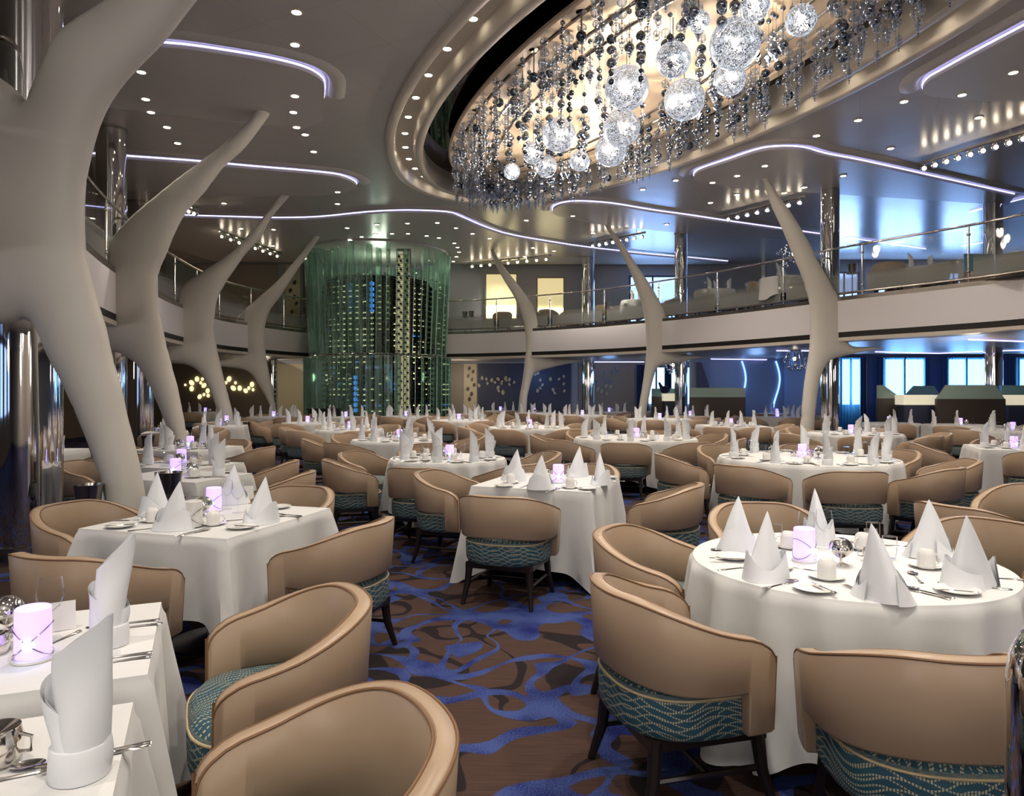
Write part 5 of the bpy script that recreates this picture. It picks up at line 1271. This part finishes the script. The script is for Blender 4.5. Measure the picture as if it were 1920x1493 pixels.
# spots on the tables
for x, y, e in ((c1.x, c1.y, 60), (c2.x, c2.y, 40), (c3.x+.1, c3.y, 75), (c4.x, c4.y, 85), (c5.x, c5.y, 120)): pin(x, y, e, .75)
for i, m_ in enumerate(MID):
    if -6.9 < m_[0] < 7.6 and m_[1] > 8: pin(m_[0], m_[1], 105 if i not in (2,) else 60, .95 if m_[2] == 'r' else .8)
for x, y in ((-3.3, 7.1),): pin(x, y, 25, .8)
for x, y in ((8.9, 16.9), (10, 16)): spot((x, y, 2.58), (x, y, .7), 14, 70, 1)
# ice buckets on their stands
put(BUCK, (*at(316, 905, .80)[:2], .68), 0, 'steel ice bucket standing behind the square table by the first rib', 'ice bucket', 'ice buckets on stands')
put(BUCK, (*at(166, 952, .62)[:2], .60), 0, 'dark ice bucket on a stand between column and first rib leg', 'ice bucket', 'ice buckets on stands')
put(BUCK, (*at(278, 838, .62)[:2], .60), 0, 'dark ice bucket on a stand left of the second rib leg', 'ice bucket', 'ice buckets on stands')
put(BUCK, (*at(384, 812, .72)[:2], .66), 0, 'tall steel ice bucket behind the second rib', 'ice bucket', 'ice buckets on stands')
put(BUCK, (*at(464, 812, .55)[:2], .60), 0, 'dark ice bucket on a stand beside the third rib foot', 'ice bucket', 'ice buckets on stands')

# ---------------------------------------------------------------- glass topped screens of the lower room
def screen(x0, x1, d, label, top='screen_green', slope=(0, 0), zt=1.66, zm=1.33, t=.10):
    w2 = (x1-x0)/2; o = empty('glass_topped_screen', ((x0+x1)/2, d, 0)); tag(o, label, 'screen', 'glass topped screens')
    g = MB(); g.box(-w2, w2, -t/2, t/2, 0, zm); g.obj('base_panel', 'screen_wood', o, 0)
    g = MB(); q = [(-w2, zm), (w2, zm), (w2-slope[1], zt), (-w2+slope[0], zt)]
    g.add([(x, -.02, z) for x, z in q]+[(x, .02, z) for x, z in q], [(0, 1, 2, 3), (7, 6, 5, 4), (0, 4, 5, 1), (1, 5, 6, 2), (2, 6, 7, 3), (3, 7, 4, 0)]); g.obj('glass_top', top, o, 0)
    return o
screen(X(1755, 17), X(1883, 17), 17.0, 'dark screen with a sloping green glass top, widest at far right', slope=(.22, .22))
screen(X(1644, 18), X(1690, 18), 18.0, 'short dark green topped screen left of the cream cabinet', slope=(0, .45))
screen(X(1692, 19.5), X(1765, 19.5), 19.5, 'teal topped screen behind the cream cabinet', 'screen_teal', (.3, .2), 1.65)
screen(X(1877, 18.2), X(1990, 18.2), 18.2, 'teal topped screen cut by the right edge', 'screen_teal', (0, 0))
screen(X(1293, 21.5), X(1397, 21.5), 21.5, 'long screen with pale green glass top before the blue wall', zt=1.60, zm=1.32)
screen(X(1222, 23.5), X(1270, 23.5), 23.5, 'teal topped screen right of the middle right rib', 'screen_teal', (0, 0), 1.58, 1.32)
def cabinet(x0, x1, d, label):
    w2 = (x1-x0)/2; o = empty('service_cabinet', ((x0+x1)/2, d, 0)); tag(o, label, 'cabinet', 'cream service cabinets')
    g = MB(); g.box(-w2, w2, -.2, .2, 1.18, 1.42); g.obj('cream_top', 'cream_box_glow', o, 0)
    g = MB(); g.box(-w2+.03, w2-.03, -.17, .17, 0, 1.18); g.obj('cupboard', 'wall_navy', o, 0)
cabinet(X(1686, 17.6), X(1754, 17.6), 17.6, 'cream topped service cabinet between the two dark screens')
cabinet(X(1880, 17.4), X(1960, 17.4), 17.4, 'cream topped service cabinet at the far right edge')
cabinet(X(1243, 23.3), X(1271, 23.3), 23.3, 'small cream topped cabinet behind the middle right rib')
g = MB(); g.ball((0, 0, .12), .16, 0, 14, 9, .8); g.tube([(-.1, 0, .16), (-.2, 0, .36)], [.07, .03], 8)
o = g.obj('draped_cloth_bundle', 'navy_cloth'); o.location = (X(1246, 23.3), 23.2, 1.42); tag(o, 'dark navy cloth bundle on the small cream cabinet', 'cloth bundle')
# desk near the tower foot
g = MB(); g.box(-.5, .5, -.25, .25, .92, .96); g.box(-.45, .45, -.2, .2, 0, .92); o = g.obj('host_stand', 'black_gap', smooth=0); o.location = (X(603, 22.0), 22.3, 0); tag(o, 'low black stand at the left foot of the wine tower', 'stand')

# ---------------------------------------------------------------- upper deck furniture seen through the railing
UP = 3.62
def upchair(px, d, ang, label): chair(X(px, d), d, ang, label, 'chairs on the upper balcony', True, UP)
def uptable(px, d, R, nm, n=3):
    x = X(px, d); t = empty('dining_table', (x, d, UP)); tag(t, 'pedestal of '+nm, 'table', 'dining tables')
    g = MB(); g.lathe([(.25, 0), (.25, .02), (.04, .04), (.04, .73)], 20); g.obj('column', 'dark_wood', t)
    c = cloth_round(R, .5, int(px), 10, 80).obj('tablecloth', 'cloth'); c.location = (x, d, UP); tag(c, 'white cloth over '+nm, 'tablecloth', 'white tablecloths')
    for k in range(n):
        a = -2.2+k*1.7; ware(NT[k % 4], x+(R-.15)*cos(a), d+(R-.15)*sin(a), UP+TZ, 0, 'tall white napkin, %s, on %s' % (side_word(cos(a), sin(a)), nm), 'napkin', 'napkins on '+nm)
    ware(WINE, x+.05, d, UP+TZ, 0, 'clear wine glass on '+nm, 'glass', 'upper balcony glasses')
uptable(1340, 20.6, .55, 'the balcony table right of the middle column'); uptable(1470, 18.4, .6, 'the balcony table left of the rightmost rib')
uptable(1195, 23.0, .5, 'the balcony table behind the middle rib'); uptable(1712, 17.0, .5, 'the balcony table between the two tan chairs', 2); uptable(1930, 15.6, .5, 'the balcony table at the right edge', 1)
for px, d, a, l in ((1665, 16.4, 70, 'first tan balcony chair right of the rightmost column'), (1750, 16.6, 120, 'second tan balcony chair right of the rightmost column'), (1905, 15.2, 70, 'tan balcony chair at the right edge'), (1830, 17.2, 240, 'tan balcony chair before the far right column'),
                    (1375, 21.2, 190, 'tan balcony chair right of the middle cloth table'), (1425, 19.2, 0, 'tan balcony chair left of the second cloth table'), (1322, 21.2, 0, 'tan balcony chair just right of the middle column'), (1250, 22.6, 180, 'tan balcony chair right of the middle rib'),
                    (1028, 26.0, 60, 'tan balcony chair before the right lit niche'), (1068, 26.2, 120, 'tan balcony chair right of the right lit niche'), (942, 26.8, 100, 'tan balcony chair before the left lit niche'), (1135, 24.6, 40, 'tan balcony chair by the farthest column'), (1160, 24.9, 120, 'tan balcony chair behind the middle rib'),
                    (1800, 18.2, 200, 'tan balcony chair behind the railing at far right')):
    upchair(px, d, a, l)
for px, py, d, l in ((1598, 486, 16.6, 'right of the rightmost column'), (1788, 462, 16.2, 'by the second railing post'), (1405, 522, 19.6, 'left of the second cloth table'), (884, 592, 26.6, 'nearest the wine tower'), (872, 592, 26.8, 'beside its twin near the tower'), (1138, 570, 24.0, 'behind the railing near the middle rib')):
    z = EYE+(HY-py)*d/F; o = put(BUCK, (X(px, d), d, UP+.62), 0, 'balcony ice bucket on its stand, '+l, 'ice bucket', 'ice buckets on stands')
g = MB(); g.box(-.35, .35, -.02, .02, 0, 1.25); o = g.obj('glass_partition', 'screen_teal', smooth=0); o.location = (X(1835, 17.6), 17.6, UP); tag(o, 'pale teal glass partition on the balcony at far right', 'partition')
# unused prototypes are removed
for p in [CHAIR, CHAIRF, PLATE, SAUCER, CUP, WINE, TUMB, UPG, CAND, CAND2, CLO, POT, BEADPOT, SALT, CARD, KNIFE, SPOON, FORK, BUTK, BUCK]+NC+NT:
    if not p.get('_used'):
        for c in kids(p): bpy.data.objects.remove(c)
        bpy.data.objects.remove(p)
